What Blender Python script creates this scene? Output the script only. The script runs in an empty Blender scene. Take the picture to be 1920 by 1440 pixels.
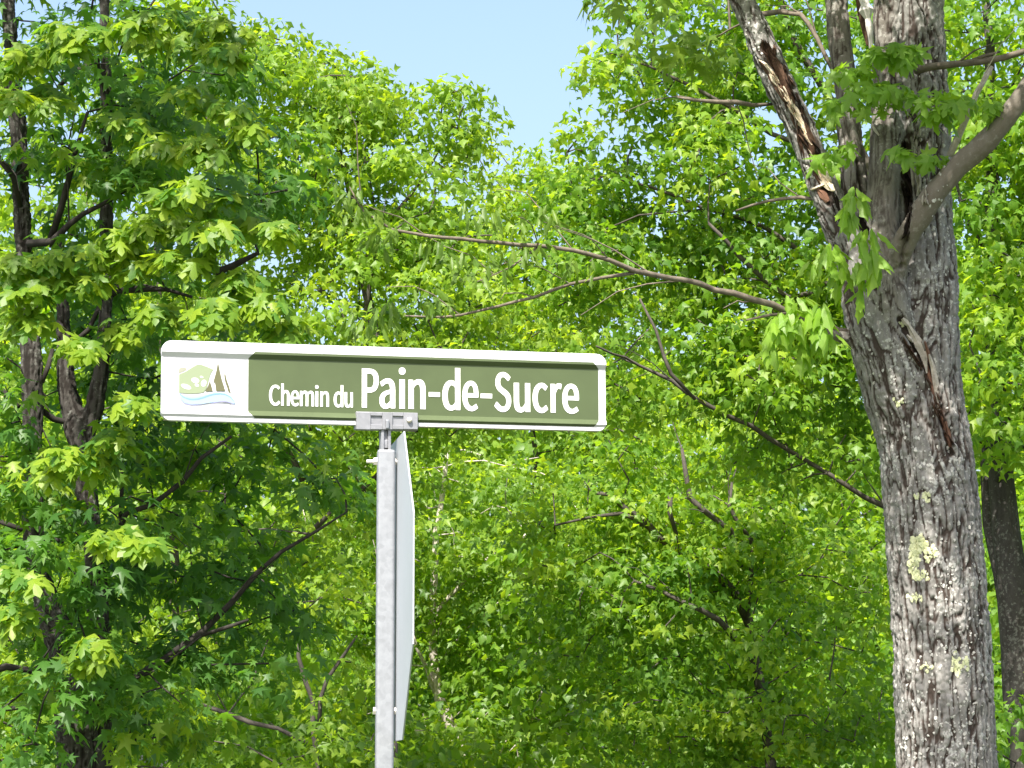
import bpy, math, random
import numpy as np
from mathutils import Vector, Matrix, Quaternion
from mathutils.bvhtree import BVHTree
from mathutils.geometry import tessellate_polygon, delaunay_2d_cdt

sc = bpy.context.scene
COL = sc.collection
rnd = random.Random(11)
rng = np.random.default_rng(7)

# ------------------------------------------------------------------ camera
FPX = 5444.0                       # focal length in photo pixels (1920 wide)
PITCH = math.radians(8.0)
CAM = Vector((0, 0, 1.7))
cd = bpy.data.cameras.new('camera')
cd.sensor_width = 36.0
cd.lens = 36.0 * FPX / 1920.0
cd.clip_start = 0.1
cd.clip_end = 3000
cam = bpy.data.objects.new('camera', cd)
COL.objects.link(cam)
cam.location = CAM
cam.rotation_euler = (math.pi / 2 + PITCH, 0, 0)
sc.camera = cam

# ------------------------------------------------------------------ light
SUN_DIR = Vector((-0.22, -0.74, 1.02)).normalized()      # towards the sun: high, behind the camera and a little to its left
el = math.asin(SUN_DIR.z)
az = math.atan2(SUN_DIR.x, SUN_DIR.y)
w = bpy.data.worlds.new('World')
sc.world = w
w.use_nodes = True
nt = w.node_tree
bg = nt.nodes['Background']
sky = nt.nodes.new('ShaderNodeTexSky')
sky.sky_type = 'NISHITA'
sky.sun_disc = False
sky.sun_elevation = el
sky.sun_rotation = az
sky.air_density = 1.0
sky.dust_density = 4.2
sky.ozone_density = 1.2
nt.links.new(sky.outputs[0], bg.inputs[0])
bg.inputs[1].default_value = 0.12
sl = bpy.data.lights.new('sun', 'SUN')
sl.energy = 4.4
sl.angle = math.radians(0.55)
sl.color = (1.0, 0.95, 0.86)
so = bpy.data.objects.new('sun', sl)
COL.objects.link(so)
so.rotation_euler = SUN_DIR.to_track_quat('Z', 'Y').to_euler()
sc.view_settings.view_transform = 'Standard'
sc.view_settings.look = 'None'
sc.view_settings.gamma = 1.0
sc.view_settings.exposure = 1.4
sc.cycles.max_bounces = 10
sc.cycles.diffuse_bounces = 5
sc.cycles.transmission_bounces = 6
sc.cycles.use_denoising = True

# ------------------------------------------------------------------ helpers
_F = Vector((0, math.cos(PITCH), math.sin(PITCH)))
_U = Vector((0, -math.sin(PITCH), math.cos(PITCH)))
_R = Vector((1, 0, 0))


def ray(px, py):
    return _R * ((px - 960) / FPX) + _U * ((720 - py) / FPX) + _F


def at(px, py, Y):
    d = ray(px, py)
    return CAM + d * (Y / d.y)


def project(P):
    """numpy (n,3) -> photo pixels, depth"""
    d = P - np.array(CAM)
    zf = d @ np.array(_F)
    return 960 + FPX * (d @ np.array(_R)) / zf, 720 - FPX * (d @ np.array(_U)) / zf, zf


def mat(name, build):
    m = bpy.data.materials.new(name)
    m.use_nodes = True
    n = m.node_tree.nodes
    n.clear()
    out = n.new('ShaderNodeOutputMaterial')
    build(m.node_tree, n, m.node_tree.links, out)
    return m


def N(n, kind, **kw):
    x = n.new(kind)
    for k, v in kw.items():
        if k.startswith('i_'):
            x.inputs[k[2:].replace('_', ' ')].default_value = v
        else:
            setattr(x, k, v)
    return x


def ramp(n, stops):
    r = n.new('ShaderNodeValToRGB')
    e = r.color_ramp.elements
    while len(e) < len(stops):
        e.new(0.5)
    for q, (p, c) in zip(e, stops):
        q.position = p
        q.color = (*c, 1) if len(c) == 3 else c
    return r


def mesh_obj(name, verts, faces, material=None, parent=None, smooth=False, attrs=None):
    me = bpy.data.meshes.new(name)
    verts = np.asarray(verts, dtype=np.float32)
    if isinstance(faces, np.ndarray):
        nf, k = faces.shape
        me.vertices.add(len(verts))
        me.vertices.foreach_set('co', verts.ravel())
        me.loops.add(nf * k)
        me.loops.foreach_set('vertex_index', faces.astype(np.int32).ravel())
        me.polygons.add(nf)
        me.polygons.foreach_set('loop_start', np.arange(0, nf * k, k, dtype=np.int32))
        me.polygons.foreach_set('loop_total', np.full(nf, k, dtype=np.int32))
        me.update(calc_edges=True)
    else:
        me.from_pydata([tuple(map(float, v)) for v in verts], [], faces)
    for an, arr in (attrs or {}).items():
        a = me.attributes.new(an, 'FLOAT', 'POINT')
        a.data.foreach_set('value', np.asarray(arr, dtype=np.float32))
    if smooth:
        me.polygons.foreach_set('use_smooth', np.ones(len(me.polygons), dtype=bool))
    if material:
        me.materials.append(material)
    o = bpy.data.objects.new(name, me)
    COL.objects.link(o)
    if parent:
        o.parent = parent
        o.matrix_parent_inverse = parent.matrix_world.inverted() if False else Matrix.Translation(-Vector(parent.location))
    return o


def thing(name, label, cat, loc, group=None):
    o = bpy.data.objects.new(name, None)
    o.empty_display_size = 0.2
    COL.objects.link(o)
    o.location = loc
    o['label'] = label
    o['category'] = cat
    if group:
        o['group'] = group
    return o


# ---- vectorised gradient-ish noise
_perm = rng.permutation(4096)
_vals = rng.random(4096) * 2 - 1


def vnoise(P):
    P = np.asarray(P, dtype=np.float64)
    i = np.floor(P).astype(np.int64)
    f = P - i
    f = f * f * f * (f * (f * 6 - 15) + 10)
    r = 0
    for dx in (0, 1):
        wx = f[:, 0] if dx else 1 - f[:, 0]
        for dy in (0, 1):
            wy = f[:, 1] if dy else 1 - f[:, 1]
            for dz in (0, 1):
                wz = f[:, 2] if dz else 1 - f[:, 2]
                h = _perm[(i[:, 0] + dx + _perm[(i[:, 1] + dy + _perm[(i[:, 2] + dz) & 4095]) & 4095]) & 4095]
                r = r + wx * wy * wz * _vals[h]
    return r


def fbm(P, o=3):
    a, s, t = 1.0, 0, 0
    for k in range(o):
        s = s + a * vnoise(P * (2 ** k) + 17.3 * k)
        t += a
        a *= 0.5
    return s / t


def catmull(pts, rad, step):
    pts = np.asarray(pts, float)
    rad = np.asarray(rad, float)
    n = len(pts)
    P = np.vstack([2 * pts[0] - pts[1], pts, 2 * pts[-1] - pts[-2]])
    outp, outr = [], []
    for i in range(n - 1):
        p0, p1, p2, p3 = P[i], P[i + 1], P[i + 2], P[i + 3]
        m = max(1, int(np.linalg.norm(p2 - p1) / step))
        for t in np.arange(m) / m:
            outp.append(0.5 * ((2 * p1) + (-p0 + p2) * t + (2 * p0 - 5 * p1 + 4 * p2 - p3) * t * t + (-p0 + 3 * p1 - 3 * p2 + p3) * t ** 3))
            outr.append(rad[i] * (1 - t) + rad[i + 1] * t)
    outp.append(pts[-1])
    outr.append(rad[-1])
    return np.array(outp), np.array(outr)


class MB:
    def __init__(s):
        s.v, s.f, s.n = [], [], 0

    def add(s, v, f):
        s.v.append(np.asarray(v, float))
        s.f += [tuple(int(i) + s.n for i in q) for q in f]
        s.n += len(v)

    def tube(s, pts, rad, k=6, cap=True):
        pts = np.asarray(pts, float)
        n = len(pts)
        tan = np.gradient(pts, axis=0)
        tan /= np.linalg.norm(tan, axis=1)[:, None] + 1e-9
        a = np.array([0, 0, 1.0]) if abs(tan[0][2]) < 0.9 else np.array([1.0, 0, 0])
        u = np.cross(tan[0], a)
        u /= np.linalg.norm(u)
        th = np.arange(k) * 2 * np.pi / k
        V = []
        for i in range(n):
            u = u - tan[i] * (u @ tan[i])
            u /= np.linalg.norm(u) + 1e-9
            b = np.cross(tan[i], u)
            V.append(pts[i] + rad[i] * (np.cos(th)[:, None] * u + np.sin(th)[:, None] * b))
        V = np.vstack(V)
        F = []
        for i in range(n - 1):
            for j in range(k):
                q = (j + 1) % k
                F.append((i * k + j, i * k + q, (i + 1) * k + q, (i + 1) * k + j))
        if cap:
            F.append(tuple(range(k))[::-1])
            F.append(tuple((n - 1) * k + j for j in range(k)))
        s.add(V, F)

    def box(s, c, d, M=None):
        c = np.asarray(c, float)
        v = np.array([[x, y, z] for x in (-.5, .5) for y in (-.5, .5) for z in (-.5, .5)]) * np.asarray(d, float)
        if M is not None:
            v = v @ np.array(M).T
        s.add(v + c, [(0, 1, 3, 2), (4, 6, 7, 5), (0, 4, 5, 1), (2, 3, 7, 6), (0, 2, 6, 4), (1, 5, 7, 3)])

    def build(s, name, m, parent=None, smooth=False, bevel=0):
        o = mesh_obj(name, np.vstack(s.v), s.f, m, parent, smooth)
        if bevel:
            b = o.modifiers.new('bevel', 'BEVEL')
            b.width = bevel
            b.segments = 2
            b.limit_method = 'ANGLE'
        return o


# ------------------------------------------------------------------ materials
def plain(name, col, rough=0.5, metal=0.0, spec=0.5, noise=0.0, nscale=30, bump=0.0):
    def b(t, n, L, out):
        p = N(n, 'ShaderNodeBsdfPrincipled')
        p.inputs['Roughness'].default_value = rough
        p.inputs['Metallic'].default_value = metal
        p.inputs['Specular IOR Level'].default_value = spec
        tc = N(n, 'ShaderNodeTexCoord')
        nz = N(n, 'ShaderNodeTexNoise', i_Scale=nscale, i_Detail=5.0, i_Roughness=0.6)
        L.new(tc.outputs['Object'], nz.inputs['Vector'])
        lo = tuple(max(0, c * (1 - noise)) for c in col)
        hi = tuple(min(1, c * (1 + noise)) for c in col)
        r = ramp(n, [(0.3, lo), (0.7, hi)])
        L.new(nz.outputs[0], r.inputs[0])
        L.new(r.outputs[0], p.inputs['Base Color'])
        if bump:
            bm = N(n, 'ShaderNodeBump', i_Strength=bump, i_Distance=0.002)
            L.new(nz.outputs[0], bm.inputs['Height'])
            L.new(bm.outputs[0], p.inputs['Normal'])
        L.new(p.outputs[0], out.inputs[0])
    return mat(name, b)


def leaf_mat(name, dark, mid, bright, trans=0.50, tcol=None):
    """a leaf: the attribute tint (one value per leaf) picks its own green"""
    def b(t, n, L, out):
        at_ = N(n, 'ShaderNodeAttribute', attribute_name='tint')
        r = ramp(n, [(0.0, dark), (0.55, mid), (1.0, bright)])
        L.new(at_.outputs['Fac'], r.inputs[0])
        p = N(n, 'ShaderNodeBsdfPrincipled', i_Roughness=0.45)
        p.inputs['Specular IOR Level'].default_value = 0.4
        L.new(r.outputs[0], p.inputs['Base Color'])
        hs = N(n, 'ShaderNodeMix', data_type='RGBA', blend_type='MULTIPLY')
        hs.inputs[0].default_value = 1.0
        L.new(r.outputs[0], hs.inputs[6])
        hs.inputs[7].default_value = (*(tcol or (2.75, 2.5, 0.8)), 1)
        tr = N(n, 'ShaderNodeBsdfTranslucent')
        L.new(hs.outputs[2], tr.inputs[0])
        mx = N(n, 'ShaderNodeMixShader')
        mx.inputs[0].default_value = trans
        L.new(p.outputs[0], mx.inputs[1])
        L.new(tr.outputs[0], mx.inputs[2])
        L.new(mx.outputs[0], out.inputs[0])
    return mat(name, b)


def bark_mat(name, furrow, plate_a, plate_b, lichen, lich_amt=0.5, scale=1.0):
    """bark: attribute furrow is 1 in a furrow's raw inner bark and 0 on a weathered plate, young is 1 on smooth limbs"""
    def b(t, n, L, out):
        pa = N(n, 'ShaderNodeAttribute', attribute_name='furrow')
        yo = N(n, 'ShaderNodeAttribute', attribute_name='young')
        tc = N(n, 'ShaderNodeTexCoord')
        mp = N(n, 'ShaderNodeMapping')
        mp.inputs['Scale'].default_value = (1, 1, 0.35)
        L.new(tc.outputs['Object'], mp.inputs[0])
        n1 = N(n, 'ShaderNodeTexNoise', i_Scale=26.0 * scale, i_Detail=7.0, i_Roughness=0.72)
        L.new(mp.outputs[0], n1.inputs['Vector'])
        r1 = ramp(n, [(0.3, plate_a), (0.68, plate_b)])
        L.new(n1.outputs[0], r1.inputs[0])
        n2 = N(n, 'ShaderNodeTexNoise', i_Scale=48.0 * scale, i_Detail=4.0, i_Roughness=0.6)
        L.new(tc.outputs['Object'], n2.inputs['Vector'])
        n3 = N(n, 'ShaderNodeTexNoise', i_Scale=4.0, i_Detail=2.0)
        L.new(tc.outputs['Object'], n3.inputs['Vector'])
        ad = N(n, 'ShaderNodeMath', operation='MULTIPLY_ADD')
        ad.inputs[1].default_value = 0.35
        L.new(n3.outputs[0], ad.inputs[0])
        L.new(n2.outputs[0], ad.inputs[2])
        r2 = ramp(n, [(0.74, (0, 0, 0)), (0.82, (1, 1, 1))])
        L.new(ad.outputs[0], r2.inputs[0])
        ml = N(n, 'ShaderNodeMath', operation='MULTIPLY')
        ml.inputs[1].default_value = lich_amt
        L.new(r2.outputs[0], ml.inputs[0])
        m1 = N(n, 'ShaderNodeMix', data_type='RGBA')
        L.new(ml.outputs[0], m1.inputs[0])
        L.new(r1.outputs[0], m1.inputs[6])
        m1.inputs[7].default_value = (*lichen, 1)
        rf = ramp(n, [(0.34, (1, 1, 1)), (0.85, (0, 0, 0))])
        L.new(pa.outputs['Fac'], rf.inputs[0])
        ym = N(n, 'ShaderNodeMath', operation='MULTIPLY')
        ym.inputs[1].default_value = 0.75
        L.new(yo.outputs['Fac'], ym.inputs[0])
        m3 = N(n, 'ShaderNodeMix', data_type='RGBA')
        L.new(ym.outputs[0], m3.inputs[0])
        L.new(m1.outputs[2], m3.inputs[6])
        m3.inputs[7].default_value = (0.135, 0.110, 0.082, 1)
        m2 = N(n, 'ShaderNodeMix', data_type='RGBA')
        L.new(rf.outputs[0], m2.inputs[0])
        m2.inputs[6].default_value = (*furrow, 1)
        L.new(m3.outputs[2], m2.inputs[7])
        p = N(n, 'ShaderNodeBsdfPrincipled', i_Roughness=0.9)
        p.inputs['Specular IOR Level'].default_value = 0.15
        L.new(m2.outputs[2], p.inputs['Base Color'])
        bm = N(n, 'ShaderNodeBump', i_Strength=0.9, i_Distance=0.006)
        L.new(n1.outputs[0], bm.inputs['Height'])
        L.new(bm.outputs[0], p.inputs['Normal'])
        L.new(p.outputs[0], out.inputs[0])
    return mat(name, b)
M_LEAF_A = leaf_mat('leaf_blue_green', (0.032, 0.098, 0.020), (0.075, 0.175, 0.024), (0.220, 0.305, 0.024))  # bright end yellowed to paint in sunlight on the leaf shelves
M_LEAF_B = leaf_mat('leaf_yellow_green', (0.068, 0.145, 0.020), (0.138, 0.240, 0.024), (0.240, 0.325, 0.030))
M_LEAF_C = leaf_mat('leaf_olive_green', (0.078, 0.145, 0.024), (0.125, 0.205, 0.030), (0.185, 0.270, 0.032))
M_LEAF_D = leaf_mat('leaf_mid_green', (0.052, 0.135, 0.018), (0.120, 0.228, 0.022), (0.232, 0.322, 0.027))
M_LEAF_Y = leaf_mat('leaf_young_lit_green', (0.110, 0.215, 0.030), (0.160, 0.285, 0.036), (0.210, 0.330, 0.042))  # young leaves, lightened further to stand in for sun on them
M_BARK1 = bark_mat('bark_grey_furrowed', (0.050, 0.038, 0.032), (0.115, 0.107, 0.098), (0.290, 0.280, 0.265), (0.50, 0.50, 0.47), 0.7)
M_BARK2 = bark_mat('bark_dark_maple', (0.018, 0.015, 0.013), (0.028, 0.025, 0.022), (0.068, 0.063, 0.058), (0.24, 0.25, 0.22), 0.35)  # dark bark, lowered further so the colour carries shade on the stems
M_BRANCH = plain('branch_bark', (0.075, 0.066, 0.058), 0.9, noise=0.35, nscale=20, spec=0.15)
M_PALE = plain('pale_dead_wood', (0.40, 0.36, 0.31), 0.85, noise=0.35, nscale=40, spec=0.15)
M_ROT = plain('rotten_brown_wood', (0.085, 0.050, 0.034), 0.9, noise=0.5, nscale=60, spec=0.1, bump=0.6)
M_TAN = plain('torn_fresh_wood', (0.66, 0.56, 0.43), 0.8, noise=0.25, nscale=70, spec=0.15, bump=0.5)
M_RED = plain('reddish_inner_bark', (0.17, 0.09, 0.06), 0.85, noise=0.35, nscale=50, spec=0.15, bump=0.5)
M_CAV = plain('rotted_hollow_wood', (0.03, 0.022, 0.018), 0.95, noise=0.4, nscale=30, spec=0.1)
M_LICH_Y = plain('yellow_green_lichen', (0.60, 0.62, 0.38), 0.95, noise=0.18, nscale=60, spec=0.1)
M_BRANCH2 = plain('dark_branch_bark', (0.035, 0.031, 0.028), 0.9, noise=0.35, nscale=20, spec=0.15)
M_LICH_W = plain('pale_grey_lichen', (0.46, 0.45, 0.42), 0.95, noise=0.2, nscale=60, spec=0.1)

# ------------------------------------------------------------------ ground
def ground_mat(t, n, L, out):
    tc = N(n, 'ShaderNodeTexCoord')
    nz = N(n, 'ShaderNodeTexNoise', i_Scale=1.3, i_Detail=8.0, i_Roughness=0.7)
    L.new(tc.outputs['Object'], nz.inputs['Vector'])
    r = ramp(n, [(0.3, (0.035, 0.055, 0.018)), (0.55, (0.06, 0.085, 0.025)), (0.75, (0.11, 0.10, 0.05))])
    L.new(nz.outputs[0], r.inputs[0])
    p = N(n, 'ShaderNodeBsdfPrincipled', i_Roughness=0.95)
    L.new(r.outputs[0], p.inputs['Base Color'])
    L.new(p.outputs[0], out.inputs[0])
gx = np.concatenate([np.linspace(-1500, -60, 10), np.linspace(-55, 55, 45), np.linspace(60, 1500, 10)])
gy = np.concatenate([np.linspace(-1500, -20, 8), np.linspace(-15, 90, 45), np.linspace(100, 1500, 10)])
GX, GY = np.meshgrid(gx, gy)
def ground_z(x, y):
    x = np.asarray(x, float); y = np.asarray(y, float)
    s = np.clip((y - 9) / 42, 0, 1)
    return 1.4 * s * s * (3 - 2 * s) + 0.06 * np.sin(x * 0.31 + 1) * np.cos(y * 0.27)
gv = np.stack([GX.ravel(), GY.ravel(), ground_z(GX.ravel(), GY.ravel())], 1)
nx, ny = len(gx), len(gy)
gf = np.array([(j * nx + i, j * nx + i + 1, (j + 1) * nx + i + 1, (j + 1) * nx + i) for j in range(ny - 1) for i in range(nx - 1)])
g = mesh_obj('ground', gv, gf, mat('grassy_ground', ground_mat), None, True)
g['kind'] = 'structure'

# ------------------------------------------------------------------ leaves
# maple leaf: one unit long, fanned round its centre, five pointed lobes, folded along the midrib
_half = [(0.0, 0.02), (0.12, -0.02), (0.42, -0.02), (0.22, 0.20), (0.58, 0.60), (0.14, 0.46), (0.20, 0.74)]
def _tmpl(half, cy, fold=0.30, droop=0.30):
    pts = half + [(0.0, 1.0)] + [(-x, y) for x, y in reversed(half[1:])]
    v = [(0.0, cy)] + pts
    v = np.array([(x, y, -fold * abs(x) - droop * y * y) for x, y in v])
    n = len(pts)
    f = np.array([(0, 1 + i, 1 + (i + 1) % n) for i in range(n)])
    return v, f
LEAF_HI = _tmpl(_half, 0.30)
LEAF_MID = _tmpl([(0.0, 0.0), (0.42, 0.0), (0.19, 0.22), (0.54, 0.60), (0.13, 0.48)], 0.30)
LEAF_BACK = _tmpl([(0.0, 0.0), (0.52, 0.30), (0.20, 0.46)], 0.32, fold=0.4, droop=0.35)
LEAF_LO = (np.array([(0, 0, 0), (0.42, 0.38, -0.14), (0, 1, -0.3), (-0.42, 0.38, -0.14), (0, 0.4, 0.0)]), np.array([(4, 0, 1), (4, 1, 2), (4, 2, 3), (4, 3, 0)]))
LEAF_LIMP = _tmpl([(0.0, 0.0), (0.08, 0.06), (0.15, 0.26), (0.13, 0.42), (0.19, 0.60), (0.08, 0.74)], 0.38, fold=0.75, droop=0.22)


def unit(a):
    return a / (np.linalg.norm(a, axis=-1, keepdims=True) + 1e-9)


def leaf_frames(pos, outward, up=0.9, out=0.55, jit=0.45, droop=0.55):
    """normals mostly up and outward, tips outward and drooping"""
    n = len(pos)
    nrm = unit(np.array([0, 0, up]) + outward * out + rng.normal(0, jit, (n, 3)))
    tip = outward * 0.8 + np.array([0, 0, -droop]) + rng.normal(0, 0.45, (n, 3))
    tip = unit(tip - nrm * np.sum(tip * nrm, 1, keepdims=True))
    x = np.cross(tip, nrm)
    return np.stack([x, tip, nrm], 2)          # columns


def leaf_mesh(name, tmpl, pos, fr, size, tint, m, parent, kind='stuff'):
    tv, tf = tmpl
    n, k = len(pos), len(tv)
    sx = 0.85 + 0.3 * rng.random(n)
    bend = 0.3 + 1.5 * rng.random(n)
    loc = tv[None] * size[:, None, None]
    loc = loc * np.stack([sx, np.ones(n), bend], 1)[:, None, :]
    V = np.einsum('nij,nkj->nki', fr, loc) + pos[:, None, :]
    Fc = (tf[None] + (np.arange(n) * k)[:, None, None]).reshape(-1, 3)
    o = mesh_obj(name, V.reshape(-1, 3), Fc, m, parent, False, {'tint': np.repeat(tint, k)})
    if kind:
        o['kind'] = kind
    return o


_variants = {}
def leaf_objects(tmpl, key, pos, fr, size, tint, m, parent):
    """single leaves as parts; alike leaves share one of eight meshes"""
    if key not in _variants:
        L = []
        for q in range(8):
            tv, tf = tmpl
            v = tv * np.array([0.85 + 0.3 * rnd.random(), 1, 0.4 + 1.3 * rnd.random()])
            me = bpy.data.meshes.new('leaf')
            me.from_pydata([tuple(x) for x in v.tolist()], [], [tuple(x) for x in tf.tolist()])
            a = me.attributes.new('tint', 'FLOAT', 'POINT')
            a.data.foreach_set('value', np.full(len(v), (q + 0.5) / 8, dtype=np.float32))
            me.materials.append(m)
            L.append(me)
        _variants[key] = L
    base = Matrix.Translation(-Vector(parent.location))
    for i in range(len(pos)):
        q = min(7, max(0, int(tint[i] * 8)))
        o = bpy.data.objects.new('leaf', _variants[key][q])
        COL.objects.link(o)
        o.parent = parent
        R = Matrix(fr[i].tolist()).to_4x4()
        o.matrix_local = base @ Matrix.Translation(Vector(pos[i])) @ R @ Matrix.Scale(float(size[i]), 4)


# ------------------------------------------------------------------ trees
class Tree:
    def __init__(s, name, label, foot, Yc, group=None, cat='tree'):
        s.root = thing(name, label, cat, foot, group)
        s.nodes = []                  # skeleton nodes that twigs may grow from
        s.tr, s.br = MB(), MB()
        s.cl = []                     # clumps: centre, radius, leaves, tint base, squash
        s.Y = Yc

    def limb(s, pts, k=6, to=None, step=0.15, wob=0.012, node=True):
        """pts: (px, py, Y, r_px)"""
        P = [at(x, y, Y) for x, y, Y, r in pts]
        R = [r * Y / FPX for x, y, Y, r in pts]
        P, R = catmull([tuple(p) for p in P], R, step)
        P = P + rng.normal(0, wob, P.shape) * (np.minimum(1, R / 0.02))[:, None]
        (to or s.br).tube(P, R, k)
        if node:
            s.nodes += [p for p in P]
        if R[0] < 0.04:
            for i in range(2, len(P) - 1, 2):
                if rng.random() < 0.55:
                    d = unit(P[i + 1] - P[i] + 1e-9) + rng.normal(0, 0.7, 3) + np.array([0, 0, 0.25])
                    d = unit(d); L_ = rng.uniform(0.15, 0.55)
                    q = np.array([P[i] + d * L_ * t + np.array([0, 0, 0.12 * L_ * math.sin(t * 3)]) + rng.normal(0, 0.012, 3) * (t > 0) for t in (0, .33, .66, 1)])
                    (to or s.br).tube(q, np.linspace(max(0.003, R[i] * 0.35), 0.0015, 4), 4, False)
        return P, R

    def trunk(s, pts, k=10):
        P, R = s.limb(pts, k, s.tr, 0.2, 0.01)
        return P, R

    def crown(s, ells, per_m2=14, leaves=45, cr=0.33, depth=None, tint=0.5, squash=0.55, sky=None):
        """ells: (px, py, rx, ry[, Y[, depth m[, density]]])"""
        for e in ells:
            px, py, rx, ry = e[:4]
            Y = e[4] if len(e) > 4 else s.Y
            k = Y / FPX
            dp = e[5] if len(e) > 5 else (depth or min(rx, ry) * k)
            den = e[6] if len(e) > 6 else 1.0
            area = math.pi * rx * ry * k * k
            n = int(area * per_m2 * den)
            for _ in range(n):
                while True:
                    a = rng.uniform(-1, 1, 3)
                    d = a @ a
                    if d < 1 and d > rng.random() * 0.55:
                        break
                qx, qy, qY = px + a[0] * rx, py + a[1] * ry, Y + a[2] * dp
                c = np.array(at(qx, qy, qY))
                if c[2] < 0.8 + ground_z(c[0], c[1]):
                    continue
                rr = cr * rng.uniform(0.7, 1.3)
                if sky is not None and in_sky(qx, qy, rr * FPX / Y * 0.5):
                    continue
                s.cl.append((c, rr, max(4, int(leaves * rng.uniform(0.7, 1.3))), tint + rng.normal(0, 0.17), squash, np.array([a[0], a[2], -a[1]])))

    def grow(s, rmin=0.004, rmax=0.011, mesh=True):
        """every clump hangs on a branch that leaves the nearest branch already there"""
        if not s.nodes:
            return
        nodes = np.array(s.nodes)
        todo = sorted(s.cl, key=lambda c: np.min(np.sum((nodes - c[0]) ** 2, 1)))
        nodes = list(nodes)
        arr = np.array(nodes)
        for c in todo:
            d = arr - c[0]
            pen = np.sum(d * d, 1) + 1.6 * np.maximum(0, d[:, 2]) ** 2
            j = int(np.argmin(pen))
            a, b = arr[j], c[0]
            L = np.linalg.norm(b - a)
            if L < 0.08:
                continue
            m = max(3, int(L / 0.22) + 1)
            t = np.linspace(0, 1, m)[:, None]
            P = a * (1 - t) + b * t
            P[:, 2] += (np.sin(t[:, 0] * np.pi) * 0.08 * L * rng.uniform(-0.6, 1.6))
            P[1:-1] += rng.normal(0, 0.03 * L, (m - 2, 3))
            r = np.linspace(min(rmax, rmin + 0.006 * L), rmin, m)
            s.br.tube(P, r, 4, False)
            arr = np.vstack([arr, P[1:]])

    def leaves(s, tmpl, m, size=0.09, singles=0, key=None, ups=(0.9, 0.55, 0.45, 0.55), foliage='crown'):
        Ps, Os, Ts = [], [], []
        for c, rr, n, tint, sq, od in s.cl:
            a = rng.normal(0, 1, (n, 3))
            a = unit(a) * (rng.random((n, 1)) ** 0.45)
            p = a * rr
            p[:, 2] *= sq
            # layered: leaves gather in shelves that dip outwards
            p[:, 2] -= 0.25 * rr * (a[:, 0] ** 2 + a[:, 1] ** 2)
            Ps.append(c + p)
            o = unit(a * np.array([1, 1, 0.4]) + 0.35 * od)
            Os.append(o)
            Ts.append(np.clip(tint + 0.22 * a[:, 2] * 0 + rng.normal(0, 0.13, n), 0.02, 0.98))
        P, O, T = np.vstack(Ps), np.vstack(Os), np.concatenate(Ts)
        F = leaf_frames(P, O, *ups)
        S = size * rng.uniform(0.55, 1.4, len(P))
        pick = np.zeros(len(P), bool)
        if singles:
            x, y, z = project(P)
            ok = (x > 5) & (x < 1915) & (y > 5) & (y < 1435)
            score = S / z * (0.9 + 0.2 * rng.random(len(P)))
            score[~ok] = -1
            pick[np.argsort(-score)[:singles]] = True
            pick &= ok
            leaf_objects(tmpl, key, P[pick], F[pick], S[pick], T[pick], m, s.root)
        q = ~pick
        o = leaf_mesh(foliage, tmpl, P[q], F[q], S[q], T[q], m, s.root)
        return o

    def finish(s, mt, mb=None):
        if s.tr.n:
            s.tr.build('trunk', mt, s.root, True)
        if s.br.n:
            o = s.br.build('branches', mb or mt, s.root, True)
            o['kind'] = 'stuff'


# outline of the open sky between the crowns, in photo pixels
SKY = [(500, -400), (480, 5), (560, 28), (640, 62), (700, 98), (780, 112), (845, 98), (895, 135), (935, 215), (950, 250), (985, 215),
       (1015, 235), (1060, 225), (1085, 205), (1050, 185), (1075, 150), (1075, 90), (1055, 50), (1100, 0), (1110, -400)]
def _pip(x, y):
    c = False
    n = len(SKY)
    for i in range(n):
        x1, y1 = SKY[i]
        x2, y2 = SKY[(i + 1) % n]
        if (y1 > y) != (y2 > y) and x < (x2 - x1) * (y - y1) / (y2 - y1) + x1:
            c = not c
    return c
def in_sky(x, y, r):
    if _pip(x, y):
        return True
    for a in range(8):
        if _pip(x + r * math.cos(a * 0.785), y + r * math.sin(a * 0.785)):
            return True
    return False


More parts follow.
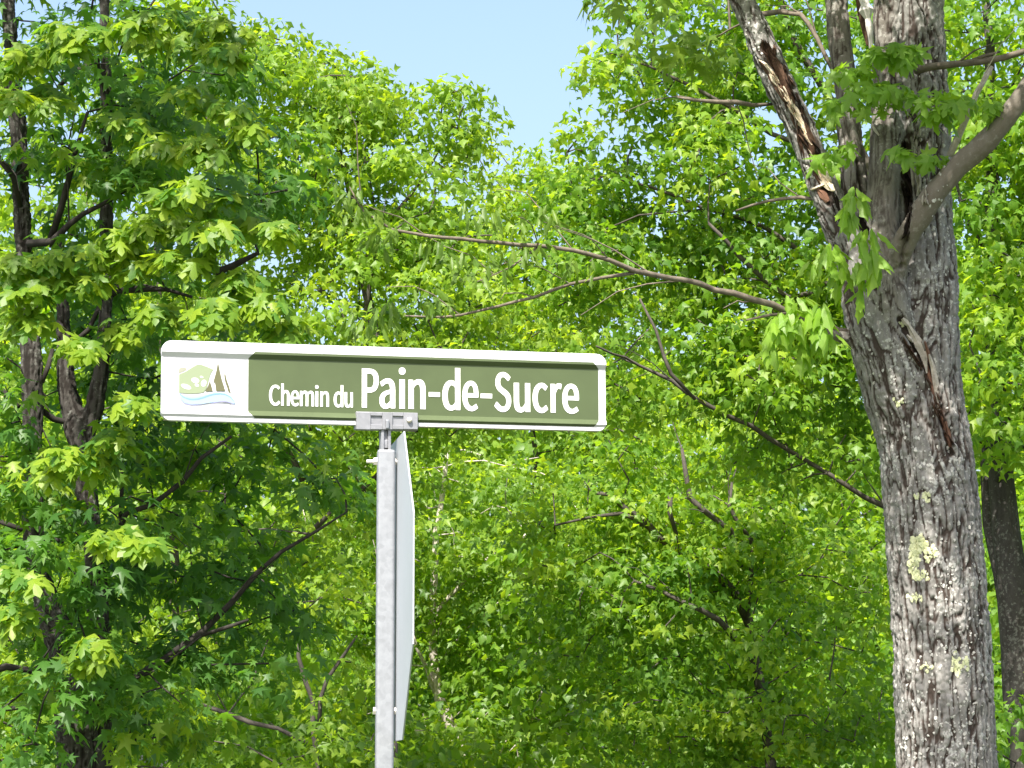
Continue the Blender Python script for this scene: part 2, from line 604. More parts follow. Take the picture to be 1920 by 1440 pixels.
def bark_body(name, tubes, voxel, mt, parent, amps, extra=None, freq=38.0, ax=0.16):
    """tubes: list of (P, R); fused into one skin, then furrowed along the wood's own direction"""
    mb = MB()
    for P, R in tubes:
        mb.tube(P, R, 20)
    tmp = mb.build(name, None)
    md = tmp.modifiers.new('r', 'REMESH')
    md.mode = 'VOXEL'
    md.voxel_size = voxel
    sm = tmp.modifiers.new('s', 'SMOOTH')
    sm.factor = 0.5
    sm.iterations = 4
    dg = bpy.context.evaluated_depsgraph_get()
    me = bpy.data.meshes.new_from_object(tmp.evaluated_get(dg))
    bpy.data.objects.remove(tmp)
    n = len(me.vertices)
    V = np.empty(n * 3, np.float32)
    me.vertices.foreach_get('co', V)
    V = V.reshape(-1, 3).astype(float)
    Nn = np.empty(n * 3, np.float32)
    me.vertices.foreach_get('normal', Nn)
    Nn = Nn.reshape(-1, 3).astype(float)
    SP, SR, SA, ST, SL, SI = [], [], [], [], [], []
    for i, (P, R) in enumerate(tubes):
        T = np.gradient(P, axis=0)
        T = unit(T)
        l = np.concatenate([[0], np.cumsum(np.linalg.norm(np.diff(P, axis=0), axis=1))])
        SP.append(P); SR.append(R); ST.append(T); SL.append(l + 13.7 * i); SA.append(np.full(len(P), amps[i])); SI.append(np.full(len(P), i))
    SP, SR, ST, SL, SA = map(np.concatenate, (SP, SR, ST, SL, SA))
    amp = np.empty(n); Q = np.empty((n, 3))
    for a in range(0, n, 20000):
        v = V[a:a + 20000]
        d2 = ((v[:, None, :] - SP[None]) ** 2).sum(2)
        sc_ = np.sqrt(d2) - SR[None]
        wgt = np.exp(-np.maximum(sc_ - sc_.min(1, keepdims=True), 0) / 0.03)
        amp[a:a + 20000] = (wgt * SA).sum(1) / wgt.sum(1)
        j = sc_.argmin(1)
        d = v - SP[j]
        ta = (d * ST[j]).sum(1)
        per = d - ST[j] * ta[:, None]
        Q[a:a + 20000] = per
        Q[a:a + 20000, 2] = per[:, 2] * 0.3 + (SL[j] + ta) * ax
    q = Q * freq
    warp = np.stack([fbm(q * 0.45 + 5, 2), fbm(q * 0.45 + 31, 2), fbm(q * 0.45 + 57, 2)], 1)
    r1 = 1 - np.abs(fbm(q + warp * 1.3, 2)) * 3.0                    # 1 in the furrow line
    r2 = 1 - np.abs(fbm(q * 1.9 * np.array([1, 1, 2.2]) + 90 + warp, 2)) * 3.2
    fur = np.clip(r1, 0, 1) ** 1.5
    cr = np.clip(r2, 0, 1) ** 2
    dep = np.clip(fur + 0.45 * cr, 0, 1.2)
    lump = fbm(V * 9, 3)
    disp = amp * (0.35 - dep) + amp * 0.5 * fbm(V * 55, 2) + lump * 0.008
    V2 = V + Nn * disp[:, None]
    if extra is not None:
        V2, dep = extra(V2, Nn, dep)
    me.vertices.foreach_set('co', V2.astype(np.float32).ravel())
    a = me.attributes.new('furrow', 'FLOAT', 'POINT')
    rel = np.clip(amp / 0.006, 0, 1)
    a.data.foreach_set('value', (np.clip(dep, 0, 1) * rel).astype(np.float32))
    a = me.attributes.new('young', 'FLOAT', 'POINT')
    a.data.foreach_set('value', np.clip(1.25 - amp / 0.007, 0, 1).astype(np.float32))
    me.polygons.foreach_set('use_smooth', np.ones(len(me.polygons), dtype=bool))
    me.materials.clear()
    me.materials.append(mt)
    me.update()
    me.name = name
    o = bpy.data.objects.new(name, me)
    COL.objects.link(o)
    o.parent = parent
    o.matrix_parent_inverse = Matrix.Translation(-Vector(parent.location))
    bv = BVHTree.FromPolygons([tuple(v) for v in V2.tolist()], [tuple(p.vertices) for p in me.polygons])
    return o, bv


def px_tube(pts, step=0.05):
    P = [tuple(at(x, y, Y)) for x, y, Y, r in pts]
    R = [r * Y / FPX for x, y, Y, r in pts]
    return catmull(P, R, step)


# ================================================================== grey barked tree on the right
Y1 = 13.0
foot = at(1780, 1500, Y1); foot.z = float(ground_z(foot.x, foot.y))
T1 = Tree('maple_tree', 'large grey barked tree with lichen patches and a torn broken limb, beside the street sign', foot, Y1)
low = at(1779, 1560, Y1)
main = px_tube([(1779, 1560, Y1, 96), (1774, 1400, Y1, 92), (1768, 1250, Y1, 91), (1760, 1120, Y1, 90), (1750, 1000, Y1, 90), (1740, 880, Y1, 89), (1728, 790, Y1, 86),
                (1722, 700, Y1, 80), (1728, 600, Y1, 70), (1729, 500, Y1 + .02, 64), (1724, 400, Y1 + .05, 62), (1722, 250, Y1 + .07, 60), (1716, 100, Y1 + .08, 58), (1710, -60, Y1 + .08, 56)])
leftm = px_tube([(1715, 840, Y1, 66), (1690, 740, Y1 - .03, 72), (1665, 650, Y1 - .06, 70), (1632, 560, Y1 - .06, 55), (1604, 470, Y1 - .05, 42), (1560, 390, Y1 - .03, 31), (1532, 320, Y1, 28),
                 (1500, 240, Y1, 28), (1462, 160, Y1, 29), (1430, 85, Y1, 27), (1398, 10, Y1, 24), (1370, -60, Y1, 22)])
mid = px_tube([(1690, 680, Y1 - .10, 45), (1664, 560, Y1 - .13, 42), (1654, 460, Y1 - .13, 35), (1655, 380, Y1 - .10, 32), (1661, 290, Y1 - .05, 32), (1666, 180, Y1, 33), (1668, 60, Y1 + .02, 31), (1668, -60, Y1 + .03, 30)])
vert = px_tube([(1640, 540, Y1 - .02, 36), (1612, 440, Y1, 32), (1603, 350, Y1 + .02, 27), (1594, 260, Y1 + .03, 24), (1584, 150, Y1 + .04, 21), (1573, 70, Y1 + .04, 22), (1564, -60, Y1 + .04, 22)])
right = px_tube([(1682, 540, Y1 - .12, 18), (1690, 470, Y1 - .22, 23), (1722, 410, Y1 - .30, 23), (1762, 350, Y1 - .34, 22), (1805, 304, Y1 - .38, 22), (1850, 264, Y1 - .42, 21), (1895, 210, Y1 - .46, 20), (1945, 140, Y1 - .5, 20), (2010, 60, Y1 - .55, 18)])
stub = px_tube([(1640, 650, Y1, 20), (1600, 638, Y1 - .05, 14), (1560, 626, Y1 - .12, 9), (1530, 612, Y1 - .16, 8)])


def scars(V, Nn, dep):
    """the long rotted seam below the fork and the torn face of the left limb are scooped out of the wood"""
    x, y, z = project(V)
    fr = (Nn[:, 1] < 0.25)
    seam = np.array([(1690, 600), (1722, 650), (1752, 710), (1768, 780), (1785, 850)])
    gap = np.array([(1612, 300), (1618, 380), (1622, 450)])
    gap2 = np.array([(1698, 270), (1700, 350), (1698, 440), (1690, 500)])
    tear = np.array([(1432, 90), (1462, 140), (1490, 200), (1512, 250), (1535, 320), (1556, 380)])
    def dist(poly):
        d = np.full(len(V), 1e9)
        for a, b in zip(poly[:-1], poly[1:]):
            ab = b - a
            t = np.clip(((x - a[0]) * ab[0] + (y - a[1]) * ab[1]) / (ab @ ab), 0, 1)
            d = np.minimum(d, np.hypot(x - a[0] - t * ab[0], y - a[1] - t * ab[1]))
        return d
    for poly, wd, dp in ((seam, 11, 0.035), (gap, 7, 0.05), (gap2, 9, 0.04), (tear, 10, 0.02)):
        d = dist(poly + 0.0) + 6 * fbm(V * 25, 2)
        k = np.clip(1 - d / wd, 0, 1) * fr
        V = V - Nn * (k * dp)[:, None]
        dep = np.maximum(dep, np.clip(k * 2.2, 0, 1))
    return V, dep


trunk1, BV1 = bark_body('trunk', [main, leftm, mid, vert, right, stub], 0.0065, M_BARK1, T1.root, [0.014, 0.010, 0.004, 0.005, 0.0018, 0.002], scars)
# the butt below the picture and the leaders above it
lw = MB()
P, R = catmull([tuple(foot + Vector((0.04, 0, -0.3))), tuple(foot + Vector((0.03, 0, 0.25))), tuple(foot.lerp(low, 0.5)), tuple(low + Vector((0, 0, 0.1)))], [0.42, 0.29, 0.24, 0.222], 0.15)
P[:, :2] += rng.normal(0, 0.004, (len(P), 2))
lw.tube(P, R, 24)
lw.build('trunk_base', M_BARK1, T1.root, True)
T1.limb([(1710, -40, Y1 + .08, 55), (1700, -400, Y1 + .1, 48), (1720, -900, Y1, 38), (1700, -1500, Y1, 22), (1720, -2000, Y1, 8)], 10)
T1.limb([(1668, -40, Y1 + .03, 29), (1600, -350, Y1 - .3, 26), (1500, -800, Y1 - .8, 18), (1420, -1300, Y1 - 1, 7)], 8)
T1.limb([(1371, -50, Y1, 22), (1250, -350, Y1 - .2, 17), (1100, -700, Y1 - .6, 8)], 8)
T1.limb([(1565, -50, Y1 + .04, 22), (1540, -400, Y1 + .4, 18), (1450, -900, Y1 + .7, 8)], 8)
T1.limb([(2005, 66, Y1 - .55, 18), (2200, -150, Y1 - .8, 16), (2500, -450, Y1 - 1.1, 8)], 8)
T1.nodes += [np.array(at(1600, 120, Y1 - .2)), np.array(at(1700, 200, Y1 - .25)), np.array(at(1620, 420, Y1 - .25)), np.array(at(1560, 600, Y1 - .3))]


def named_limb(tree, name, lst, m, label=None, k=7):
    mb = MB()
    for pts in lst:
        tree.limb(pts, k, mb, 0.08, 0.006)
    o = mb.build(name, m, tree.root, True)
    if label:
        o['label'] = label
    return o


M_LIMB = plain('thin_limb_bark', (0.15, 0.125, 0.10), 0.9, noise=0.4, nscale=25, spec=0.15, bump=0.4)
named_limb(T1, 'limb', [
    [(1600, 628, Y1 - .05, 7.4), (1520, 600, Y1 - .2, 6.6), (1450, 573, Y1 - .35, 6.6), (1340, 541, Y1 - .5, 5.7), (1260, 522, Y1 - .65, 5.3), (1190, 508, Y1 - .8, 5.3), (1145, 488, Y1 - .9, 4.5), (1100, 475, Y1 - .95, 4.5), (1010, 461, Y1 - 1.1, 4.1), (900, 452, Y1 - 1.3, 3.8), (800, 443, Y1 - 1.45, 3.3), (735, 430, Y1 - 1.5, 2.9), (680, 395, Y1 - 1.55, 2), (655, 350, Y1 - 1.6, 1.2)],
    [(1190, 510, Y1 - .8, 3.7), (1130, 520, Y1 - .85, 3.3), (1070, 533, Y1 - .9, 3.3), (1000, 556, Y1 - 1.0, 3), (900, 583, Y1 - 1.1, 2.6), (830, 594, Y1 - 1.15, 2.5), (760, 592, Y1 - 1.2, 1.5)],
    [(1010, 462, Y1 - 1.1, 2), (960, 500, Y1 - 1.1, 1.6), (890, 530, Y1 - 1.1, 1)],
    [(1480, 585, Y1 - .3, 3.3), (1440, 592, Y1 - .35, 2.9), (1400, 600, Y1 - .4, 1.8)]], M_LIMB, 'long thin limb reaching left above the sign')
named_limb(T1, 'dead_branch', [
    [(1716, 130, Y1 - .1, 9), (1740, 124, Y1 - .16, 8), (1790, 122, Y1 - .22, 7), (1840, 116, Y1 - .26, 7), (1880, 108, Y1 - .3, 6.5), (1930, 92, Y1 - .34, 6), (2040, 60, Y1 - .4, 3)],
    [(1820, 118, Y1 - .24, 5), (1845, 106, Y1 - .28, 4), (1876, 96, Y1 - .3, 2)]], M_LIMB, 'bare dead branch pointing right')
named_limb(T1, 'dead_branch', [[(1782, 290, Y1 - .25, 7), (1796, 255, Y1 - .27, 7), (1814, 214, Y1 - .28, 6), (1830, 175, Y1 - .3, 6), (1862, 124, Y1 - .32, 4)]], M_PALE, 'pale dead stub in the fork')
for q_ in ([[(1560, 130, Y1 + .2, 4), (1500, 28, Y1 + .3, 5), (1425, 28, Y1 + .4, 6)],
   [(1450, 195, Y1 + .05, 3), (1380, 195, Y1 - .1, 5), (1330, 190, Y1 - .2, 4), (1270, 182, Y1 - .3, 2)],
                               [(1560, 380, Y1 + .0, 3), (1500, 372, Y1 + .1, 4), (1440, 376, Y1 + .2, 3), (1380, 395, Y1 + .3, 2)]]):
    named_limb(T1, 'twig', [q_], M_LIMB, 'thin bare twig beside the broken limb')


def hit(px, py):
    d = ray(px, py).normalized()
    r = BV1.ray_cast(CAM, d)
    return r[0], r[1]


def splinter(mb, pts, lift=0.006, thick=0.008):
    """a sliver of wood lying on the bark: pts (px, py, half width px)"""
    top, bot = [], []
    prev = None
    for i, (x, y, h) in enumerate(pts):
        a = pts[max(0, i - 1)]; b = pts[min(len(pts) - 1, i + 1)]
        tx, ty = b[0] - a[0], b[1] - a[1]
        l = math.hypot(tx, ty) or 1
        nxp, nyp = -ty / l, tx / l
        p, nn = hit(x, y)
        if p is None:
            if prev is None:
                continue
            Yp = prev
        else:
            Yp = p.y
        prev = Yp
        Yp = Yp - lift - rnd.uniform(0, 0.5) * thick
        L = at(x + nxp * h, y + nyp * h, Yp + 0.004)
        C = at(x, y, Yp - thick)
        Rr = at(x - nxp * h, y - nyp * h, Yp + 0.004)
        top.append((L, C, Rr)); bot.append(at(x, y, Yp + thick * 1.5))
    if len(top) < 2:
        return
    v, f = [], []
    for (L, C, Rr), B in zip(top, bot):
        v += [tuple(L), tuple(C), tuple(Rr), tuple(B)]
    for i in range(len(top) - 1):
        for j in range(4):
            k = (j + 1) % 4
            f.append((i * 4 + j, i * 4 + k, i * 4 + 4 + k, i * 4 + 4 + j))
    f.append((0, 1, 2, 3)); e = (len(top) - 1) * 4; f.append((e + 3, e + 2, e + 1, e))
    mb.add(v, f)


def splinters(name, m, lst, label=None, lift=0.006, thick=0.008):
    for pts in lst:
        mb = MB()
        splinter(mb, pts, lift, thick)
        if mb.n:
            o = mb.build(name, m, T1.root)
            if label:
                o['label'] = label


splinters('rotten_wood', M_ROT, [
    [(1440, 90, 3), (1456, 120, 8), (1470, 150, 9), (1482, 185, 7), (1492, 215, 3)],
    [(1425, 115, 3), (1442, 135, 7), (1462, 165, 9), (1472, 190, 4)],
    [(1510, 230, 4), (1518, 260, 9), (1528, 300, 9), (1533, 330, 4)]], 'dark brown rotten wood on the torn limb', 0.002, 0.02)
def chips(name, m, path, n, wid, ln, hw_, label, lift=0.004, thick=0.012):
    mb = MB()
    Q, _ = catmull([(x, y, 0) for x, y in path], [1] * len(path), 4)
    for _ in range(n):
        i = rnd.randrange(len(Q) - 1)
        t = unit((Q[i + 1] - Q[i])[:2]) if i + 1 < len(Q) else np.array([0, 1])
        o = rnd.gauss(0, wid * 0.45)
        cx, cy = Q[i][0] - t[1] * o, Q[i][1] + t[0] * o
        l = rnd.uniform(0.4, 1.3) * ln
        a = rnd.gauss(0, 0.16)
        d = (t[0] * math.cos(a) - t[1] * math.sin(a), t[0] * math.sin(a) + t[1] * math.cos(a))
        h_ = hw_ * rnd.uniform(0.4, 1.3)
        splinter(mb, [(cx - d[0] * l, cy - d[1] * l, h_ * 0.2), (cx - d[0] * l * .4, cy - d[1] * l * .4, h_), (cx + d[0] * l * .3, cy + d[1] * l * .3, h_ * 0.9), (cx + d[0] * l, cy + d[1] * l, h_ * 0.15)], lift, thick)
    o = mb.build(name, m, T1.root)
    o['kind'] = 'stuff'
    o['label'] = label
tearp = [(1434, 80), (1456, 130), (1480, 180), (1500, 230), (1520, 280), (1540, 340)]
chips('rotten_wood_chips', M_ROT, tearp, 90, 14, 16, 3.0, 'crumbling dark rotten wood along the torn limb')
chips('rotten_wood_chips', M_CAV, [(1440, 90), (1470, 140), (1500, 200), (1515, 250), (1548, 320), (1572, 400)], 40, 12, 14, 2.6, 'black rotted chips along the torn limb')
chips('torn_wood_chips', M_TAN, [(1436, 110), (1450, 140), (1475, 185), (1500, 230), (1515, 262)], 30, 7, 9, 2.2, 'small tan splinters along the torn limb', 0.016)
chips('torn_wood_chips', M_TAN, [(1522, 290), (1535, 320), (1556, 350)], 16, 8, 14, 3.2, 'cream splinters at the foot of the torn limb', 0.018)
chips('rotten_wood_chips', M_CAV, [(1696, 270), (1700, 350), (1705, 400), (1695, 450)], 30, 7, 12, 3, 'dark rot in the gap between the stems')
chips('rotten_wood_chips', M_ROT, [(1700, 640), (1730, 690), (1752, 740), (1770, 800), (1785, 840)], 40, 7, 16, 1.8, 'brown rot in the long seam below the fork')
chips('bark_scales', M_PALE, [(1720, 250), (1722, 330), (1740, 400)], 26, 14, 9, 2.4, 'curled pale bark scales beside the rotted gap', 0.008)
splinters('torn_wood', M_TAN, [
    [(1422, 112, 1.5), (1436, 122, 4), (1450, 138, 2)], [(1441, 132, 2), (1450, 150, 4), (1458, 162, 1.5)], [(1468, 162, 2), (1478, 180, 5), (1484, 196, 3)],
    [(1482, 190, 3), (1494, 210, 6), (1506, 232, 5), (1512, 250, 2)], [(1488, 212, 3), (1499, 232, 4), (1510, 245, 2)], [(1506, 246, 2), (1512, 258, 4), (1518, 266, 2)],
    [(1526, 305, 4), (1536, 325, 8), (1548, 342, 9), (1558, 352, 7), (1564, 358, 3)], [(1540, 300, 3), (1548, 325, 6), (1558, 350, 4)], [(1520, 356, 2), (1535, 350, 2.5), (1548, 345, 2)],
    [(1510, 255, 1.5), (1516, 262, 3), (1522, 272, 1.5)], [(1552, 250, 2), (1556, 258, 4), (1558, 266, 2)]], 'fresh tan splintered wood on the torn limb', 0.016, 0.008)
splinters('inner_bark', M_RED, [[(1532, 352, 3), (1544, 366, 8), (1552, 378, 5)], [(1716, 632, 2), (1728, 655, 5), (1738, 690, 5), (1746, 725, 4), (1752, 750, 2)],
    [(1772, 790, 3), (1778, 815, 6), (1782, 838, 3)], [(1734, 640, 2), (1746, 680, 4), (1752, 700, 2)], [(1765, 780, 1.5), (1770, 800, 2.5), (1772, 820, 1.5)]], 'reddish inner bark', 0.008, 0.008)
splinters('bare_wood', M_PALE, [
    [(1742, 664, 2), (1750, 690, 5), (1755, 720, 6), (1757, 750, 3), (1758, 765, 1.5)], [(1702, 608, 3), (1720, 640, 9), (1732, 665, 7), (1736, 700, 3)],
    [(1692, 597, 3), (1697, 603, 6), (1706, 612, 3)], [(1700, 628, 2), (1708, 636, 4), (1712, 642, 2)], [(1634, 232, 1.5), (1640, 243, 3), (1648, 254, 1.5)],
    [(1708, 310, 2), (1711, 325, 3.5), (1712, 342, 3), (1712, 350, 1.5)], [(1722, 322, 2), (1724, 345, 4), (1720, 368, 2)], [(1570, 300, 2), (1573, 340, 4), (1576, 380, 3), (1578, 395, 2)]],
    'pale bare wood in the rotted seam', 0.012, 0.006)
# long broken spike left standing beside the stem at the top
mb = MB()
P, R = px_tube([(1632, 108, Y1 - .12, 2), (1633, 80, Y1 - .14, 5), (1630, 50, Y1 - .15, 8), (1624, 20, Y1 - .15, 11), (1617, -15, Y1 - .14, 12), (1612, -60, Y1 - .12, 8)], 0.03)
R = R * (1 + 0.25 * rng.normal(0, 1, len(R)))
mb.tube(P, R, 7)
mb.build('broken_spike', plain('bleached_wood', (0.62, 0.57, 0.55), 0.8, noise=0.2, nscale=50), T1.root)['label'] = 'bleached broken spike of wood'
mb = MB()
P, R = px_tube([(1628, 85, Y1 - .10, 4), (1624, 60, Y1 - .10, 8), (1615, 20, Y1 - .08, 9), (1608, -40, Y1 - .06, 8)], 0.04)
mb.tube(P, R, 7)
mb.build('rotten_wood', M_ROT, T1.root)


def flakes(name, m, spots, label=None):
    mb = MB()
    for x, y, r in spots:
        p, nn = hit(x, y)
        if p is None:
            continue
        nn = Vector(nn)
        if nn.dot(ray(x, y)) > -0.08:
            continue
        rm = r * p.y / FPX
        u = nn.orthogonal().normalized(); v = nn.cross(u)
        k = rnd.choice((5, 6, 7))
        ph = rnd.uniform(0, 6)
        th = 0.002 + rnd.random() * 0.002
        c = p + nn * (th + 0.0002)
        ring = []
        for q in range(k):
            a = ph + q * 6.2832 / k
            rr = rm * rnd.uniform(0.35, 1.35)
            w_ = u * math.cos(a) * rr + v * math.sin(a) * rr
            w_.z *= 1.35
            ring.append(p + w_)
        vs = [tuple(c)] + [tuple(t + nn * (th * rnd.uniform(0.4, 1.3))) for t in ring] + [tuple(t - nn * 0.008) for t in ring]
        f = [(0, 1 + q, 1 + (q + 1) % k) for q in range(k)] + [(1 + q, 1 + k + q, 1 + k + (q + 1) % k, 1 + (q + 1) % k) for q in range(k)]
        mb.add(vs, f)
    o = mb.build(name, m, T1.root)
    o['kind'] = 'stuff'
    if label:
        o['label'] = label
    return o


sp = []
def spray(cx, cy, rx, ry, n, r0, r1):
    for _ in range(n):
        a = rnd.uniform(0, 6.2832); d = math.sqrt(rnd.random())
        sp.append((cx + rx * d * math.cos(a), cy + ry * d * math.sin(a), rnd.uniform(r0, r1)))
spray(1722, 1022, 16, 16, 60, 2.5, 6); spray(1714, 1050, 11, 26, 55, 2.5, 5.5); spray(1745, 1035, 15, 12, 30, 2, 5); spray(1726, 1080, 18, 9, 34, 2, 4.5)
spray(1742, 1050, 6, 8, 10, 2, 4); spray(1712, 1118, 10, 7, 12, 2, 4); spray(1724, 1124, 8, 6, 8, 2, 4)
flakes('yellow_lichen', M_LICH_Y, sp, 'large yellowish lichen patch on the trunk')
sp = []
spray(1795, 1250, 12, 16, 26, 2, 5); spray(1790, 1235, 5, 16, 10, 2, 4); spray(1812, 1240, 8, 14, 12, 2, 4.5); spray(1738, 1250, 14, 10, 12, 1.5, 3.5); spray(1718, 930, 5, 5, 6, 2, 4); spray(1738, 932, 8, 8, 12, 2, 4.5)
spray(1685, 755, 12, 9, 16, 1.5, 3.5); spray(1690, 610, 8, 6, 5, 2, 4)
flakes('yellow_lichen', M_LICH_Y, sp, 'smaller scattered yellowish lichen patches')
sp = []
for (cx, cy, rx, ry, n) in ((1775, 1400, 90, 60, 210), (1768, 1300, 88, 80, 170), (1800, 1150, 60, 90, 110), (1790, 1070, 55, 50, 60), (1765, 1000, 80, 70, 80), (1745, 900, 80, 70, 130), (1720, 780, 80, 60, 60), (1680, 690, 60, 50, 50),
                            (1740, 560, 60, 80, 45), (1760, 420, 30, 80, 50), (1755, 300, 30, 80, 40), (1750, 100, 30, 90, 40), (1420, 60, 22, 50, 50), (1440, 130, 22, 30, 14), (1520, 330, 10, 30, 12), (1640, 620, 30, 60, 30), (1790, 1220, 50, 50, 40)):
    spray(cx, cy, rx, ry, int(n * 0.6), 1.0, 3.4)
flakes('grey_lichen', M_LICH_W, sp, 'pale grey lichen flecks over the bark')

# leafy sprays of the grey barked tree -- (px, py, rx, ry, depth offset, leaves, size m)
def leafset(tree, lst, m, tmpl, key, singles, ups, tint0, name='foliage', petiole=False):
    P, O, S, T = [], [], [], []
    for (px, py, rx, ry, dY, n, sz) in lst:
        for _ in range(n):
            a = rng.uniform(-1, 1, 3)
            while a @ a > 1:
                a = rng.uniform(-1, 1, 3)
            P.append(np.array(at(px + a[0] * rx, py + a[1] * ry, tree.Y + dY + a[2] * min(rx, 60) * tree.Y / FPX)))
            O.append(unit(np.array([a[0], a[2] - 0.5, 0.2])))
            S.append(sz * rng.uniform(0.7, 1.2))
            T.append(np.clip(tint0 + rng.normal(0, 0.16), 0.03, 0.97))
    P, O, S, T = np.array(P), np.array(O), np.array(S), np.array(T)
    F = leaf_frames(P, O, *ups)
    x, y, z = project(P)
    ok = (x > 5) & (x < 1915) & (y > 5) & (y < 1435)
    idx = np.argsort(-(S / z * ok))[:singles]
    pick = np.zeros(len(P), bool); pick[idx] = True; pick &= ok
    leaf_objects(tmpl, key, P[pick], F[pick], S[pick], T[pick], m, tree.root)
    if (~pick).any():
        o = leaf_mesh(name, tmpl, P[~pick], F[~pick], S[~pick], T[~pick], m, tree.root)


limp = [(1458, 600, 22, 18, -.5, 16, .135), (1445, 640, 18, 16, -.5, 10, .125), (1490, 590, 20, 16, -.5, 12, .12), (1530, 580, 30, 20, -.45, 18, .125), (1545, 620, 24, 20, -.45, 14, .13), (1510, 640, 12, 14, -.45, 8, .14), (1500, 560, 40, 14, -.45, 8, .1),
        (1560, 480, 20, 30, -.4, 12, .12), (1580, 510, 18, 20, -.4, 10, .12), (1625, 440, 22, 20, -.45, 14, .125), (1640, 480, 16, 20, -.45, 10, .13), (1610, 500, 16, 20, -.45, 10, .115), (1600, 365, 22, 16, -.45, 14, .115), (1590, 395, 14, 14, -.45, 8, .12), (1615, 550, 10, 14, -.4, 5, .1),
        (1528, 470, 20, 30, -.2, 7, .1)]
leafset(T1, limp, M_LEAF_Y, LEAF_LIMP, 'limp', 175, (0.15, 0.9, 0.35, 2.4), 0.78)
up = [(1600, 130, 45, 14, -.3, 22, .085), (1650, 95, 40, 14, -.3, 20, .085), (1690, 95, 28, 22, -.35, 22, .09), (1625, 165, 50, 16, -.35, 26, .085), (1680, 165, 50, 14, -.35, 24, .085), (1740, 180, 50, 14, -.35, 20, .085), (1800, 190, 50, 14, -.4, 22, .085),
      (1860, 200, 35, 16, -.45, 16, .09), (1570, 200, 22, 18, -.3, 14, .085), (1755, 215, 30, 14, -.35, 14, .09), (1640, 200, 60, 10, -.3, 12, .075), (1545, 295, 24, 12, -.3, 12, .08), (1585, 275, 20, 10, -.3, 8, .075), (1680, 285, 30, 8, -.35, 14, .075), (1730, 292, 36, 10, -.35, 18, .08), (1765, 300, 18, 10, -.35, 7, .075)]
olive = [(680, 390, 40, 22, -1.55, 26, .07), (650, 350, 40, 25, -1.6, 22, .07), (720, 440, 40, 30, -1.5, 26, .075), (830, 470, 60, 26, -1.4, 30, .075), (900, 500, 60, 30, -1.3, 26, .08), (980, 470, 60, 24, -1.15, 20, .075), (1090, 500, 50, 24, -1.0, 14, .075), (700, 590, 70, 34, -1.25, 42, .085), (800, 560, 60, 26, -1.15, 22, .08), (1000, 410, 70, 30, -1.1, 24, .075), (900, 400, 60, 26, -1.3, 20, .07)]
leafset(T1, olive, M_LEAF_C, LEAF_LIMP, 'olive', 60, (0.35, 0.8, 0.5, 1.8), 0.35)
leafset(T1, up, M_LEAF_Y, LEAF_HI, 'upr', 65, (0.45, 0.75, 0.5, 1.2), 0.5)
# its crown, mostly above the picture; some boughs hang into the top right; dense clumps out front are added to shade the trunk
T1.crown([(1200, 60, 110, 110, 13.4, .5, .8), (1280, 110, 110, 110, 14.0, .4, .8), (1340, -240, 330, 150, 13.2, 1.2), (1750, -330, 520, 260, 13.0, 1.8), (1700, -1000, 900, 600, 13.0, 2.2, .8), (2250, -350, 400, 350, 12.6, 1.5), (1150, -600, 350, 300, 12.8, 1.3, .7), (1800, -560, 380, 400, 11.2, 1.0, 1.7), (1520, -1120, 500, 480, 10.0, 1.1, 2.0)], per_m2=10, leaves=38, cr=0.26, tint=0.45, sky=True)
T1.limb([(1640, -500, Y1 - .3, 20), (1500, -600, Y1 - 1, 14), (1300, -800, Y1 - 1.9, 8)], 7)
T1.grow()
T1.leaves(LEAF_MID, M_LEAF_C, size=0.095, ups=(0.6, 0.7, 0.45, 1.0))
T1.finish(M_LIMB)

# ================================================================== dark many-stemmed maple on the left
Y2 = 15.0
foot = at(155, 1440, Y2); foot.z = float(ground_z(foot.x, foot.y))
T2 = Tree('maple_tree', 'dark many-stemmed maple with deep green layered leaves filling the left side', foot, Y2)
s1 = px_tube([(155, 1560, Y2, 52.8), (155, 1440, Y2, 47.5), (150, 1330, Y2, 47.5), (140, 1260, Y2, 42.2), (112, 1190, Y2, 29.9), (85, 1120, Y2, 22.9), (66, 1030, Y2 - .05, 21.1), (61, 920, Y2 - .1, 20.2), (62, 800, Y2 - .1, 19.4), (58, 660, Y2 - .1, 19.4), (48, 500, Y2, 17.6), (40, 380, Y2, 15.8), (34, 240, Y2, 15), (22, 100, Y2, 14.1), (10, -60, Y2, 12.3)], 0.06)
s2 = px_tube([(175, 1500, Y2 + .05, 37), (180, 1350, Y2, 28.2), (184, 1240, Y2, 23.8), (184, 1140, Y2, 20.2), (176, 1040, Y2, 17.6), (166, 950, Y2, 18.5), (158, 880, Y2, 19.4), (146, 810, Y2, 22.9), (128, 740, Y2 + .05, 19.4), (120, 660, Y2 + .1, 15), (118, 560, Y2 + .1, 9.7), (112, 450, Y2 + .15, 7)], 0.06)
s3 = px_tube([(150, 840, Y2, 17.6), (170, 790, Y2, 17.6), (186, 720, Y2, 15.8), (195, 640, Y2, 13.2), (199, 560, Y2, 13.2), (200, 420, Y2, 11.4), (200, 300, Y2, 11.4), (198, 180, Y2, 11.4), (196, 60, Y2, 9.7), (194, -60, Y2, 8.8)], 0.06)
s4 = px_tube([(135, 1460, Y2 - .08, 22.9), (130, 1360, Y2 - .08, 22.9), (120, 1280, Y2 - .06, 22.9), (118, 1200, Y2, 14.1)], 0.06)
bark_body('trunk', [s1, s2, s3, s4], 0.010, M_BARK2, T2.root, [0.012, 0.012, 0.009, 0.012], None, 44.0, 0.12)
lw = MB()
P, R = catmull([tuple(foot + Vector((0, 0, -0.3))), tuple(foot + Vector((0, 0, 0.3))), tuple(at(160, 1520, Y2))], [0.36, 0.24, 0.19], 0.15)
lw.tube(P, R, 18)
